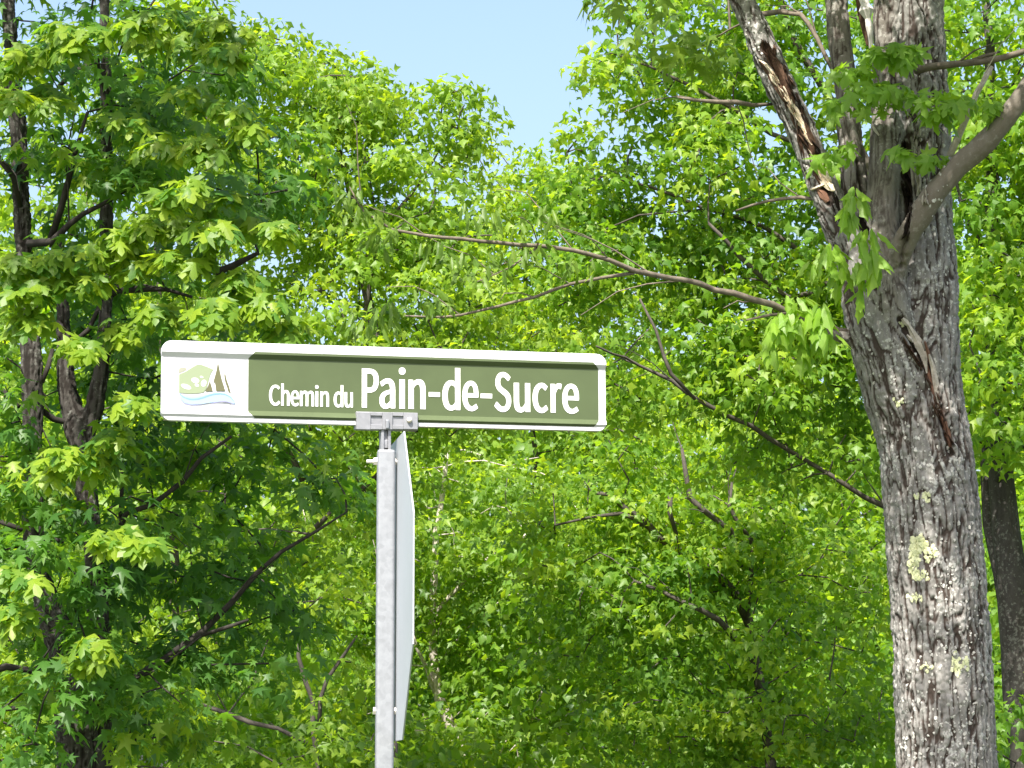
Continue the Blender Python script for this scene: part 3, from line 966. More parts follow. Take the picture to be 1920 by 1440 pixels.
lw.build('trunk_base', M_BARK2, T2.root, True)
for tub in (s1, s2, s3):
    T2.nodes += [p for p in tub[0][::3]]
T2.limb([(10, -50, Y2, 14), (0, -400, Y2 - .2, 11), (-40, -900, Y2, 6)], 7)
T2.limb([(194, -50, Y2, 10), (230, -400, Y2 - .2, 8), (260, -800, Y2, 4)], 7)
for pts in ([(205, 1300, Y2 - .05, 7), (300, 1240, Y2 - .1, 6.5), (380, 1186, Y2 - .1, 6.5), (435, 1130, Y2 - .1, 6), (480, 1075, Y2 - .1, 5), (530, 1035, Y2 - .1, 4), (595, 995, Y2 - .1, 3), (650, 960, Y2 - .1, 1.5)],
            [(380, 1186, Y2 - .45, 4), (430, 1172, Y2 - .5, 4), (465, 1164, Y2 - .5, 2.5)],
            [(190, 1050, Y2, 4), (220, 1000, Y2 - .2, 6), (232, 965, Y2 - .25, 6), (280, 948, Y2 - .3, 5), (340, 905, Y2 - .35, 5), (380, 862, Y2 - .4, 4), (435, 820, Y2 - .5, 3)],
            [(222, 1000, Y2 - .2, 5), (226, 920, Y2 - .22, 4), (228, 850, Y2 - .25, 3)],
            [(-60, 200, Y2 - .3, 5), (5, 290, Y2 - .3, 6), (28, 335, Y2 - .25, 6), (45, 385, Y2 - .1, 5)],
            [(92, 465, Y2 - .15, 7), (112, 400, Y2 - .3, 7), (122, 330, Y2 - .35, 6), (142, 290, Y2 - .4, 5), (165, 210, Y2 - .45, 3)],
            [(60, 458, Y2 - .1, 8), (100, 446, Y2 - .25, 8), (130, 420, Y2 - .3, 6), (160, 400, Y2 - .35, 5), (210, 380, Y2 - .4, 4), (260, 340, Y2 - .4, 3)],
            [(198, 508, Y2 - .05, 9), (212, 530, Y2 - .2, 9), (232, 541, Y2 - .3, 8), (270, 540, Y2 - .4, 7), (312, 543, Y2 - .5, 4), (360, 560, Y2 - .5, 3)],
            [(210, 300, Y2, 5), (180, 110, Y2 - .2, 4), (140, 135, Y2 - .3, 5), (105, 165, Y2 - .3, 4)],
            [(330, 480, Y2 - .2, 5), (380, 500, Y2 - .3, 7), (402, 506, Y2 - .3, 8), (430, 495, Y2 - .35, 7), (482, 470, Y2 - .4, 4)],
            [(200, 560, Y2, 6), (260, 520, Y2 - .1, 6), (330, 480, Y2 - .2, 5)],
            [(-80, 890, Y2 + .1, 6), (0, 925, Y2 - .05, 6), (42, 945, Y2 - .1, 6)], [(-60, 960, Y2 + .1, 4), (0, 975, Y2, 5), (42, 990, Y2, 5)], [(85, 1010, Y2, 4), (120, 1012, Y2 + .05, 5), (148, 1012, Y2 + .1, 4)],
            [(-60, 1270, Y2 - .2, 7), (10, 1256, Y2 - .2, 7), (68, 1250, Y2 - .1, 7), (100, 1240, Y2 - .05, 5)], [(-40, 690, Y2, 5), (10, 735, Y2, 6), (36, 765, Y2, 6)],
            [(80, 770, Y2 - .05, 6), (100, 785, Y2, 6), (140, 790, Y2, 7), (160, 765, Y2, 5)], [(-40, 1330, Y2 - .2, 4), (60, 1322, Y2 - .1, 5), (100, 1330, Y2, 4)],
            [(140, 640, Y2 + .05, 5), (165, 610, Y2, 5), (190, 560, Y2, 4)], [(80, 720, Y2 - .1, 5), (92, 690, Y2 - .1, 5), (105, 660, Y2, 4)]):
    T2.limb(pts, 7)
T2.crown([(120, 150, 330, 210, 15.4, 1.0, .75), (330, 330, 250, 230, 15.2, .8, .8), (60, 640, 250, 230, 15.6, .8, .6), (330, 700, 220, 230, 15.5, .7, .8), (120, 1050, 330, 220, 15.7, .8, .55), (430, 980, 250, 220, 15.3, .7, .8), (350, 1250, 300, 200, 15.4, .7, .6),
          (300, 60, 220, 110, 15, .7, .8), (-300, 500, 250, 600, 15.2, 1.4, .6), (50, -450, 600, 420, 14.8, 2.0, .8), (100, -1000, 520, 420, 15, 1.8, .6), (120, -400, 420, 200, 12.9, .6, .7), (70, 780, 90, 200, 14.4, .25, .9), (180, 980, 90, 180, 14.4, .25, .8), (140, 1330, 110, 90, 14.4, .25, .7), (150, 1330, 230, 150, 14.3, .3, .8), (60, 900, 160, 260, 14.3, .3, .5), (190, 420, 160, 200, 14.3, .3, .5)], per_m2=17, leaves=52, cr=0.25, tint=0.40, sky=True)  # high forward clumps, out of view, are added to shade stems and lower leaves
T2.grow()
T2.leaves(LEAF_MID, M_LEAF_A, size=0.084, ups=(0.8, 0.65, 0.4, 0.8))
# shelves of leaves, tinted brighter to paint in sun on them, at the outside of the crown, towards the road
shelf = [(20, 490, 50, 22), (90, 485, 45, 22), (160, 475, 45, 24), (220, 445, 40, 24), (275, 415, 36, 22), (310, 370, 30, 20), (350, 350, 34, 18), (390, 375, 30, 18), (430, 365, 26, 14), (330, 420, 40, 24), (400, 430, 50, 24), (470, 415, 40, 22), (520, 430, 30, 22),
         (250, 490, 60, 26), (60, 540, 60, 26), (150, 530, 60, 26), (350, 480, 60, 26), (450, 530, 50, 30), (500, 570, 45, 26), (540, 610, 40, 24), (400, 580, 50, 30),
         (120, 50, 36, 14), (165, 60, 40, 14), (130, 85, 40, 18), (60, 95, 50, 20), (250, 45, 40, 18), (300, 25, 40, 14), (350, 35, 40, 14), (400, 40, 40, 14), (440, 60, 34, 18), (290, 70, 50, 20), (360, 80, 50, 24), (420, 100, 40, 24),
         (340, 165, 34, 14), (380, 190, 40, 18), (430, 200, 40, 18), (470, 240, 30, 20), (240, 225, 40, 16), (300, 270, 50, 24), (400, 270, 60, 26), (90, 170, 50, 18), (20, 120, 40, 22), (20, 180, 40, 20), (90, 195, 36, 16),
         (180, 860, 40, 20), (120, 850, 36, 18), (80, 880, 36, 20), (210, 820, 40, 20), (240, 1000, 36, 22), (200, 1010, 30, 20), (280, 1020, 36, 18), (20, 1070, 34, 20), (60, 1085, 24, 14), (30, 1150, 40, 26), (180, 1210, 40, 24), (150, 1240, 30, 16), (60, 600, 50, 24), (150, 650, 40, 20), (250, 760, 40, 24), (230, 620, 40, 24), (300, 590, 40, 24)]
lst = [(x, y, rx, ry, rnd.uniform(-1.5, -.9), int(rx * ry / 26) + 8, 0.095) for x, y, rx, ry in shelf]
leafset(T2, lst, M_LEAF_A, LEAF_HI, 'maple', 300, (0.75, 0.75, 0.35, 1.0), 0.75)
T2.finish(M_BRANCH2)

# ================================================================== trees behind
def back_tree(name, label, foot_px, Yc, trunk, limbs, ells, m, tmpl=LEAF_BACK, size=0.09, per=13, leaves=46, cr=0.30, tint=0.5, singles=0, key=None, mt=None, sky=True, group='trees of the wood behind the sign', ups=(0.75, 0.6, 0.65, 0.8)):
    f = at(foot_px, 1440, Yc); f.z = float(ground_z(f.x, f.y))
    t = Tree(name, label, f, Yc, group)
    leaves = int(leaves * 1.38); size = size * 0.85
    P0 = [(f.x + 0.05, f.y, f.z - 0.2)] + [tuple(at(x, y, Y)) for x, y, Y, r in trunk]
    R0 = [trunk[0][3] * Yc / FPX * 1.5] + [r * Y / FPX for x, y, Y, r in trunk]
    P, R = catmull(P0, R0, 0.25)
    P = P + rng.normal(0, 0.012, P.shape)
    t.tr.tube(P, R, 10)
    t.nodes += [p for p in P if p[2] > f.z + 1.2]
    for l in limbs:
        t.limb(l, 5)
    t.crown(ells, per_m2=per, leaves=leaves, cr=cr * 1.15, tint=tint, squash=0.40, sky=sky)
    t.grow(0.005, 0.014)
    t.leaves(tmpl, m, size, singles, key, ups)
    t.finish(mt or M_BRANCH)
    return t


back_tree('maple_tree', 'sunlit yellow-green maple crown rising left of the open sky', 735, 21.5, [(735, 1300, 21.5, 12), (735, 1000, 21.6, 11), (715, 700, 21.6, 10), (660, 400, 21.6, 7), (630, 220, 21.6, 3)],
          [[(570, 820, 21.6, 7), (640, 700, 21.3, 6), (690, 560, 21.1, 5), (720, 400, 21, 3)], [(590, 560, 21.6, 6), (690, 450, 21.5, 5), (790, 340, 21.4, 3), (830, 270, 21.3, 1.5)], [(570, 900, 21.6, 7), (490, 760, 21.4, 6), (430, 600, 21.2, 4)],
           [(575, 1000, 21.6, 6), (700, 900, 21.3, 5), (800, 780, 21, 4), (870, 700, 20.8, 2)]],
          [(545, 250, 210, 230), (540, 95, 100, 70, 21.5, .5, 1.0), (680, 175, 110, 90, 21.5, .5), (840, 180, 60, 70, 21.3, .4), (730, 330, 200, 225), (860, 250, 75, 130), (400, 180, 200, 230), (640, 560, 300, 230), (830, 620, 200, 230, 20.8), (520, 830, 280, 200, 21.5, 1.0, .8)], M_LEAF_B, per=22, leaves=52, size=0.08, tint=0.58, singles=260, key='b')

back_tree('maple_tree', 'bushy green maple with a dark hidden trunk, right of the open sky', 1770, 19.5, [(1770, 1300, 19.5, 18), (1760, 1100, 19.5, 17), (1745, 900, 19.5, 15), (1690, 600, 19.5, 12), (1620, 300, 19.4, 9), (1480, 50, 19.3, 6), (1440, -200, 19.2, 3)],
          [[(1740, 1000, 19.4, 7), (1558, 892, 19.1, 4.5), (1517, 867, 19.2, 4.5), (1467, 837, 19.1, 4.5), (1412, 804, 18.9, 5), (1358, 775, 18.8, 4.5), (1300, 746, 18.7, 4.5), (1258, 712, 18.7, 4), (1196, 683, 18.7, 3), (1120, 650, 18.3, 2)],
           [(1300, 746, 18.5, 3.5), (1254, 700, 18.4, 4), (1242, 667, 18.4, 3.5), (1229, 617, 18.4, 3), (1200, 560, 18.4, 2)],
           [(1640, 640, 19.4, 8), (1560, 520, 19.4, 6), (1440, 430, 19.4, 5), (1320, 390, 19.3, 4), (1220, 352, 19.3, 3), (1130, 330, 19.3, 1.5)], [(1560, 520, 19.2, 5), (1480, 560, 19, 5), (1390, 480, 18.9, 5), (1330, 420, 18.8, 3)],
           [(1600, 330, 19.4, 6), (1450, 250, 19.2, 5), (1300, 160, 19, 4), (1180, 110, 18.9, 2)]],
          [(1310, 70, 220, 260), (1240, 330, 220, 190), (1500, 260, 260, 360), (1240, 580, 270, 210), (1470, 700, 280, 240), (1120, 420, 120, 130), (1120, 90, 70, 170, 19.3, .5, 1.2), (1700, 150, 170, 330, 19.8, 1.0), (1600, 650, 200, 200)], M_LEAF_D, per=22, leaves=52, size=0.08, tint=0.58, singles=260, key='d')

back_tree('maple_tree', 'slender young tree far off at the foot of the sky gap', 985, 32, [(1010, 1300, 32.4, 6), (1005, 900, 32.4, 5), (990, 600, 32.2, 4), (975, 420, 32, 3)], [],
          [(975, 560, 260, 220), (860, 640, 200, 250), (1100, 620, 220, 240), (968, 290, 110, 90, 32, .5, 1.0), (1040, 330, 70, 90, 32, .6, 1.0), (880, 400, 90, 80, 32, .6)], M_LEAF_B, per=18, size=0.095, leaves=42, cr=0.36, tint=0.66)

back_tree('maple_tree', 'leaning grey trunked tree behind the right edge of the lichened tree', 1920, 18.5, [(1928, 1440, 18.5, 33), (1915, 1300, 18.5, 31), (1900, 1150, 18.5, 29), (1888, 1000, 18.5, 27), (1876, 880, 18.5, 24), (1868, 700, 18.5, 20), (1860, 400, 18.5, 14), (1850, 0, 18.5, 8)],
          [[(1888, 1180, 18.6, 12), (1872, 1080, 18.7, 12), (1856, 980, 18.8, 11), (1848, 900, 18.8, 9), (1840, 700, 18.8, 6)], [(1870, 900, 18.4, 8), (1920, 800, 18.2, 6), (1990, 650, 18, 4)], [(1862, 600, 18.5, 8), (1920, 450, 18.3, 6), (2000, 250, 18, 4)], [(1868, 500, 18.5, 6), (1820, 420, 18.3, 4), (1790, 330, 18.2, 3)]],
          [(1900, 120, 160, 260), (1940, 480, 170, 240), (2150, 300, 250, 500), (1900, 780, 110, 130, 18.1, .6, .7), (2120, 1000, 170, 330), (1860, 1330, 70, 120, 18.0, .5, .5), (1890, 620, 90, 240, 17.9, .5), (1850, 300, 110, 220, 18.6, .7)], M_LEAF_D, per=22, leaves=50, size=0.08, tint=0.62, singles=260, key='d', mt=M_BARK2)

t = back_tree('maple_tree', 'shaded bushy tree with forking dark limbs between the signpost and the lichened tree', 1420, 23.5, [(1440, 1440, 23.5, 11), (1405, 1180, 23.5, 10), (1380, 1117, 23.5, 9), (1350, 1083, 23.4, 9), (1308, 1054, 23.3, 8), (1233, 1004, 23.2, 8), (1208, 983, 23.1, 7.5), (1175, 954, 23, 6.5), (1142, 929, 23, 5), (1108, 925, 23, 3)],
          [[(1210, 985, 23, 6), (1196, 975, 22.9, 4.5), (1162, 962, 22.9, 4.5), (1108, 970, 22.8, 3), (1040, 985, 22.8, 2)], [(1404, 1160, 23.4, 5), (1404, 1017, 23.0, 4.5), (1383, 975, 22.9, 4.5), (1367, 946, 22.9, 4), (1375, 900, 22.9, 2.5)],
           [(1390, 1060, 23.2, 6), (1367, 996, 22.9, 5.5), (1321, 958, 22.8, 6), (1296, 933, 22.8, 6), (1283, 892, 22.8, 5), (1280, 840, 22.8, 3)], [(1400, 1230, 23.2, 7), (1350, 1162, 22.8, 6), (1283, 1133, 22.7, 5), (1242, 1108, 22.7, 4), (1190, 1090, 22.7, 2.5)], [(1262, 1000, 22.9, 4), (1256, 960, 22.8, 5), (1254, 930, 22.8, 5)]],
          [(1300, 1180, 280, 260), (1480, 1150, 250, 330), (1170, 1000, 220, 200), (1350, 900, 260, 170), (1560, 900, 160, 160, 24, .6, .7)], M_LEAF_D, per=18, size=0.085, tint=0.62, leaves=48, cr=0.32)
back_tree('beech_tree', 'pale trunked tree low in the wood just right of the signpost', 870, 27, [(882, 1440, 27, 12), (864, 1395, 27, 11), (845, 1350, 27, 11), (826, 1310, 27, 10), (810, 1200, 27, 8), (820, 1000, 27, 6), (840, 850, 27, 4)],
          [[(826, 1310, 27, 5), (800, 1250, 26.9, 4), (770, 1180, 26.8, 3)], [(815, 1150, 27, 5), (900, 1060, 26.8, 4), (990, 1000, 26.6, 3)]],
          [(900, 1010, 260, 180), (1030, 1180, 220, 190), (760, 980, 200, 220), (930, 1400, 240, 110, 26.4, .8, .8), (740, 1250, 100, 150, 27.5, .8, .7)], M_LEAF_B, per=19, size=0.09, tint=0.50, leaves=44, cr=0.36, mt=M_PALE)
back_tree('maple_sapling', 'small forked sapling in the shade left of the signpost', 596, 20, [(597, 1440, 20, 5), (596, 1360, 20, 5), (584, 1320, 20, 4.5), (575, 1285, 20, 4.5), (565, 1230, 20, 4), (560, 1150, 20, 2)],
          [[(597, 1365, 20, 4.5), (604, 1310, 20, 4), (615, 1275, 20, 4), (640, 1240, 20, 3.5), (670, 1190, 20, 2)], [(596, 1400, 20, 4), (520, 1365, 20.1, 4), (475, 1355, 20.1, 5), (425, 1336, 20.2, 5), (370, 1315, 20.2, 3)]],
          [(560, 1390, 170, 70, 19.8, .7), (480, 1200, 150, 110, 20.3, .6, .6), (620, 1160, 120, 130, 20.2, .6, .6), (660, 1370, 60, 90, 19.6, .5)], M_LEAF_B, per=16, size=0.08, tint=0.5, leaves=36, cr=0.26)
back_tree('maple_tree', 'broad tree in deep shade behind the many-stemmed maple', 330, 22.5, [(330, 1440, 22.5, 10), (335, 1200, 22.5, 9), (320, 900, 22.5, 8), (300, 600, 22.5, 5), (280, 300, 22.5, 3)], [],
          [(330, 1050, 300, 260), (80, 1300, 300, 200), (150, 700, 320, 260, 22.5, 1.0, .6), (120, 320, 280, 250, 23, .9, .5), (-300, 900, 250, 500), (380, 420, 240, 300, 23, .9, .8)], M_LEAF_B, per=18, size=0.085, tint=0.6, leaves=46)

# bushes and saplings crowding the floor of the wood, below and between the crowns
UP, UO, UT = [], [], []
for _ in range(2600):
    x = rng.uniform(-9, 9); y = rng.uniform(24, 33)
    gz_ = float(ground_z(x, y))
    z = gz_ + rng.random() ** 0.7 * (2.6 + 0.9 * math.sin(x * 1.3) + 0.5 * math.sin(x * 3.1 + y) + (y - 24) * 0.12)
    q = unit(rng.normal(0, 1, (34, 3))) * rng.random((34, 1)) ** 0.4
    UP.append(np.array([x, y, z]) + q * np.array([0.34, 0.34, 0.2])); UO.append(unit(q + 1e-3)); UT.append(np.clip(rng.normal(0.5, 0.13) + rng.normal(0, 0.12, 34), 0, 1))
UP, UO, UT = np.vstack(UP), np.vstack(UO), np.concatenate(UT)
un = leaf_mesh('undergrowth', LEAF_LO, UP, leaf_frames(UP, UO, 0.75, 0.6, 0.65, 0.8), 0.095 * rng.uniform(0.7, 1.3, len(UP)), UT, M_LEAF_D, None)
un['kind'] = 'stuff'
un['label'] = 'green undergrowth filling the floor of the wood'
un['category'] = 'undergrowth'

# the far wood, one mass, on the rising ground
mb = MB()
FP, FO, FT = [], [], []
wells = [(250, 1000, 420, 560), (650, 1150, 380, 480), (1000, 1050, 330, 420), (1350, 1050, 400, 460), (1700, 1000, 380, 560), (2100, 900, 350, 700), (-150, 900, 300, 700)]
for (cx, cy, rx, ry) in wells:
    for _ in range(800):
        a = rng.uniform(-1, 1, 3)
        if a @ a > 1:
            continue
        Yq = 42 + a[2] * 4
        c = np.array(at(cx + a[0] * rx, cy + a[1] * ry, Yq))
        if c[2] < ground_z(c[0], c[1]) + 0.5:
            continue
        n = 26
        q = unit(rng.normal(0, 1, (n, 3))) * rng.random((n, 1)) ** 0.4
        FP.append(c + q * np.array([0.6, 0.6, 0.35])); FO.append(unit(q + 1e-3)); FT.append(np.clip(rng.normal(0.55, 0.15) + rng.normal(0, 0.12, n), 0, 1))
FP, FO, FT = np.vstack(FP), np.vstack(FO), np.concatenate(FT)
far = leaf_mesh('distant_woodland', LEAF_LO, FP, leaf_frames(FP, FO), 0.19 * rng.uniform(0.7, 1.3, len(FP)), FT, M_LEAF_B, None)
far['kind'] = 'stuff'
far['label'] = 'far green wood seen through the gaps between the nearer trees'
far['category'] = 'woodland'

# ================================================================== street name sign, its post and the stop sign
def local_obj(name, v, f, m, parent, smooth=False):
    o = mesh_obj(name, v, f, m, None, smooth)
    o.parent = parent
    return o


def build_local(mb, name, m, parent, smooth=False, bevel=0):
    o = mb.build(name, m, None, smooth, bevel)
    o.parent = parent
    return o


yaw, roll = 0.24439, 0.00544
BC = Vector((-0.26005, 6.0, 2.5371))
BX = Vector((math.cos(yaw) * math.cos(roll), math.sin(yaw) * math.cos(roll), math.sin(roll)))
BN = Vector((math.sin(yaw), -math.cos(yaw), 0))
BZ = BX.cross(-BN).normalized()
BL, BH = 0.9450, 0.1659
BM = Matrix((BX, -BN, BZ)).transposed()


def p2l(px, py, dep=0.002):
    d = ray(px, py)
    t = (BC + BN * dep - CAM).dot(BN) / d.dot(BN)
    q = CAM + d * t - BC
    return q.dot(BX), q.dot(BZ)


S = thing('street_name_sign', 'long green and white street name sign reading Chemin du Pain-de-Sucre', 'sign', BC)
S.rotation_euler = BM.to_euler()
M_WHITE = plain('white_reflective_sheet', (0.55, 0.555, 0.585), 0.45, noise=0.05, nscale=7, spec=0.4)
M_GREEN = plain('green_reflective_sheet', (0.066, 0.090, 0.038), 0.5, noise=0.10, nscale=9, spec=0.35)
prof = [(0, 6), (1.0, 7.5), (9, 7.6), (14, 11.5), (25, 1.5), (133, 2), (142, 9.5), (149, 9.0), (164.6, 6.5), (165.9, 5)]
def prof_y(z):
    return float(np.interp(z, [p[0] for p in prof], [p[1] for p in prof]))
zs = sorted(set([p[0] for p in prof] + [3, 5, 7, 11, 18, 22, 143, 147, 152, 156, 159, 161, 163]))
rc = 21.0
def inset(z):
    d = min(z, 165.9 - z)
    return 0 if d >= rc else rc - math.sqrt(max(0, rc * rc - (rc - d) ** 2))
v, f = [], []
for z in zs:
    h = prof_y(z); x = BL / 2 - inset(z) / 1000
    zz = z / 1000 - BH / 2
    v += [(-x, -h / 1000, zz), (x, -h / 1000, zz), (x, h / 1000, zz), (-x, h / 1000, zz)]
for i in range(len(zs) - 1):
    for j in range(4):
        k = (j + 1) % 4
        f.append((i * 4 + j, i * 4 + k, i * 4 + 4 + k, i * 4 + 4 + j))
f.append((3, 2, 1, 0)); e = (len(zs) - 1) * 4; f.append((e, e + 1, e + 2, e + 3))
local_obj('blade', v, f, M_WHITE, S)
# green face, with clipped corners, lying on the profile
gxl = p2l(465.5, 715)[0]; gxr = p2l(1122, 740)[0]
zs2 = [9, 14, 22, 25, 133, 134, 142, 147]
v, f = [], []
for z in zs2:
    ins = max(0, 22 - z) if z < 30 else max(0, z - 134)
    v += [(gxl + ins / 1000, -(prof_y(z) + 0.45) / 1000, z / 1000 - BH / 2), (gxr - ins / 1000, -(prof_y(z) + 0.45) / 1000, z / 1000 - BH / 2)]
for i in range(len(zs2) - 1):
    f.append((2 * i, 2 * i + 1, 2 * i + 3, 2 * i + 2))
local_obj('green_panel', v, f, M_GREEN, S)

GLYPH = {'C':[[(132,-5,68,-5,165,-5),(211,32,190,9,205,39),(193,53,199,46,176,35),(133,24,158,24,84,24),(54,129,54,64,54,193),(134,233,86,233,156,233),(187,209,173,223,193,216),(204,230,199,223,190,246),(134,261,165,261,69,261),(20,128,20,211,20,45)]],'h':[[(32,0,32,93,43,0),(64,0,54,0,64,46),(64,138,64,92,83,157),(116,167,97,167,142,167),(152,116,152,152,152,78),(152,0,152,39,163,0),(184,0,174,0,184,40),(184,120,184,80,184,169),(126,195,166,195,100,195),(63,163,80,181,64,176),(64,202,64,189,64,228),(64,279,64,253,54,279),(32,279,43,279,32,186)]],'e':[[(109,-5,58,-5,135,-5),(172,15,155,4,168,22),(160,36,164,29,146,27),(113,21,131,21,77,21),(50,88,52,47,92,88),(178,88,135,88,179,92),(179,106,179,99,179,160),(103,195,152,195,60,195),(18,95,18,157,18,32)],[(49,110,83,110,53,148),(104,170,77,170,134,170),(151,110,151,149,117,110)]],'m':[[(32,0,32,63,43,0),(64,0,54,0,64,46),(64,138,64,92,82,158),(112,167,98,167,136,167),(147,116,147,152,147,78),(147,0,147,39,158,0),(179,0,169,0,179,46),(179,138,179,92,197,158),(227,167,212,167,251,167),(263,116,263,152,263,78),(263,0,263,39,273,0),(294,0,284,0,294,40),(294,120,294,80,294,169),(237,195,276,195,214,195),(174,159,194,180,166,181),(122,195,151,195,99,195),(62,162,79,181,62,162),(62,162,62,162,61,172),(58,190,60,181,50,190),(32,190,41,190,32,127)]],'i':[[(32,0,32,63,43,0),(64,0,54,0,64,63),(64,190,64,127,54,190),(32,190,43,190,32,127)],[(48,229,36,229,61,229),(70,251,70,238,70,263),(48,271,61,271,36,271),(27,251,27,263,27,238)]],'n':[[(32,0,32,63,43,0),(64,0,54,0,64,46),(64,138,64,92,83,157),(116,167,97,167,142,167),(152,116,152,152,152,78),(152,0,152,39,163,0),(184,0,174,0,184,40),(184,120,184,80,184,169),(126,195,166,195,100,195),(62,162,80,181,62,162),(62,162,62,162,61,172),(58,190,60,181,50,190),(32,190,41,190,32,127)]],'d':[[(97,-5,49,-5,120,-5),(155,22,140,8,155,22),(156,22,156,22,157,15),(159,0,158,8,167,0),(185,0,176,0,185,93),(185,279,185,186,174,279),(153,279,163,279,153,254),(153,206,153,230,153,195),(154,173,154,184,138,187),(101,195,123,195,57,195),(19,95,19,156,19,32)],[(104,22,122,22,71,22),(52,95,52,49,52,139),(106,168,76,168,122,168),(153,148,137,162,153,115),(153,48,153,82,137,31)]],'u':[[(88,-5,48,-5,114,-5),(151,30,133,9,151,30),(152,30,151,30,152,20),(154,0,153,10,163,0),(181,0,172,0,181,63),(181,190,181,127,170,190),(149,190,159,190,149,145),(149,55,149,100,131,33),(97,23,117,23,72,23),(62,74,62,38,62,112),(62,190,62,151,51,190),(29,190,40,190,29,150),(29,70,29,110,29,21)]],'P':[[(35,0,35,86,46,0),(68,0,57,0,68,34),(68,102,68,68,82,102),(110,102,96,102,166,102),(204,181,204,127,204,237),(108,257,166,257,84,257),(35,257,60,257,35,171)],[(68,128,80,128,68,162),(68,230,68,196,80,230),(104,230,92,230,150,230),(172,181,172,219,172,145),(106,128,151,128,93,128)]],'a':[[(76,-5,44,-5,99,-5),(139,23,121,8,139,23),(140,23,140,23,141,15),(143,0,142,8,152,0),(169,0,160,0,169,39),(169,117,169,78,169,164),(103,195,150,195,72,195),(29,170,46,181,33,163),(41,148,37,156,56,158),(98,168,76,168,129,168),(137,120,137,145,56,111),(21,49,21,91,21,15)],[(85,21,103,21,66,21),(52,52,52,30,52,76),(137,99,73,92,137,82),(137,46,137,64,119,30)]],'S':[[(106,-5,70,-5,160,-5),(194,68,194,28,194,106),(141,137,170,124,129,142),(104,153,116,147,84,161),(62,196,62,170,62,218),(110,233,80,233,133,233),(168,209,152,224,174,216),(185,230,179,223,167,248),(110,261,140,261,63,261),(29,193,29,233,29,156),(81,128,57,138,93,122),(118,111,105,117,142,100),(161,66,161,92,161,41),(107,24,141,24,80,24),(36,56,54,36,30,48),(17,33,23,41,39,10)]],'c':[[(107,-5,57,-5,130,-5),(169,19,152,5,164,26),(155,41,159,34,143,30),(110,22,128,22,75,22),(51,95,51,51,51,139),(111,168,76,168,126,168),(149,152,138,161,154,159),(165,173,160,166,152,184),(110,195,134,195,61,195),(18,95,18,158,18,32)]],'r':[[(32,0,32,63,43,0),(64,0,54,0,64,41),(64,122,64,82,77,154),(112,166,96,166,120,166),(131,163,124,165,133,172),(137,191,135,182,131,194),(116,195,125,195,95,195),(62,156,76,180,62,156),(62,156,62,156,61,167),(58,190,60,179,50,190),(32,190,41,190,32,127)]],'-':[[(16,86,16,94,46,86),(106,86,76,86,106,94),(106,110,106,102,76,110),(16,110,46,110,16,102)]]}


def sample(c):
    out = []
    n = len(c)
    for i in range(n):
        a, b = c[i], c[(i + 1) % n]
        p0, p1, p2, p3 = np.array(a[0:2]), np.array(a[4:6]), np.array(b[2:4]), np.array(b[0:2])
        st = np.linalg.norm(p1 - p0) + np.linalg.norm(p2 - p3)
        l = np.linalg.norm(p3 - p0)
        line = abs(np.cross(p1 - p0, p3 - p0)) < 1e-3 * l * l + 2 and abs(np.cross(p2 - p3, p3 - p0)) < 1e-3 * l * l + 2
        m = 1 if line else 7
        for t in np.arange(m) / m:
            out.append((1 - t) ** 3 * p0 + 3 * (1 - t) ** 2 * t * p1 + 3 * (1 - t) * t * t * p2 + t ** 3 * p3)
    return np.array(out, float)


def area(p):
    return 0.5 * np.sum(p[:, 0] * np.roll(p[:, 1], -1) - np.roll(p[:, 0], -1) * p[:, 1])


def winding(C, x, y):
    w_ = 0
    for c in C:
        a, b = c, np.roll(c, -1, 0)
        s_ = (b[:, 0] - a[:, 0]) * (y - a[:, 1]) - (b[:, 1] - a[:, 1]) * (x - a[:, 0])
        w_ += int(np.sum((a[:, 1] <= y) & (b[:, 1] > y) & (s_ > 0))) - int(np.sum((a[:, 1] > y) & (b[:, 1] <= y) & (s_ < 0)))
    return w_


def letter(ch, x0, x1, zb, cap, ox, oy):
    C = [sample(c) for c in GLYPH[ch]]
    lo = min(c[:, 0].min() for c in C); hi = max(c[:, 0].max() for c in C)
    if ch == 'i':                                   # the dot is wider than the stem: fit the stem
        lo, hi = 32.2, 64.4
    sx = (x1 - x0 - 2 * ox) / (hi - lo)
    sy = (cap - 2 * oy) / 256.7
    if ch == 'i':
        sx = sy * 0.72; mid_ = (x0 + x1) / 2; x0 = mid_ - (hi - lo) * sx / 2 - ox
    big = max(C, key=lambda c: abs(area(c)))
    sg = np.sign(area(big))
    out = []
    for c in C:
        p = np.stack([(c[:, 0] - lo) * sx + x0 + ox, c[:, 1] * sy + zb + oy], 1)
        a = np.roll(p, 1, 0); b = np.roll(p, -1, 0)
        e1 = unit(p - a); e2 = unit(b - p)
        n1 = np.stack([e1[:, 1], -e1[:, 0]], 1) * sg; n2 = np.stack([e2[:, 1], -e2[:, 0]], 1) * sg
        m = n1 + n2
        m = m / np.maximum(0.6, np.sum(m * n1, 1))[:, None]
        out.append(p + m * np.array([ox, oy]))
    return out, [np.stack([(c[:, 0] - lo) * sx + x0 + ox, c[:, 1] * sy + zb + oy], 1) for c in C]


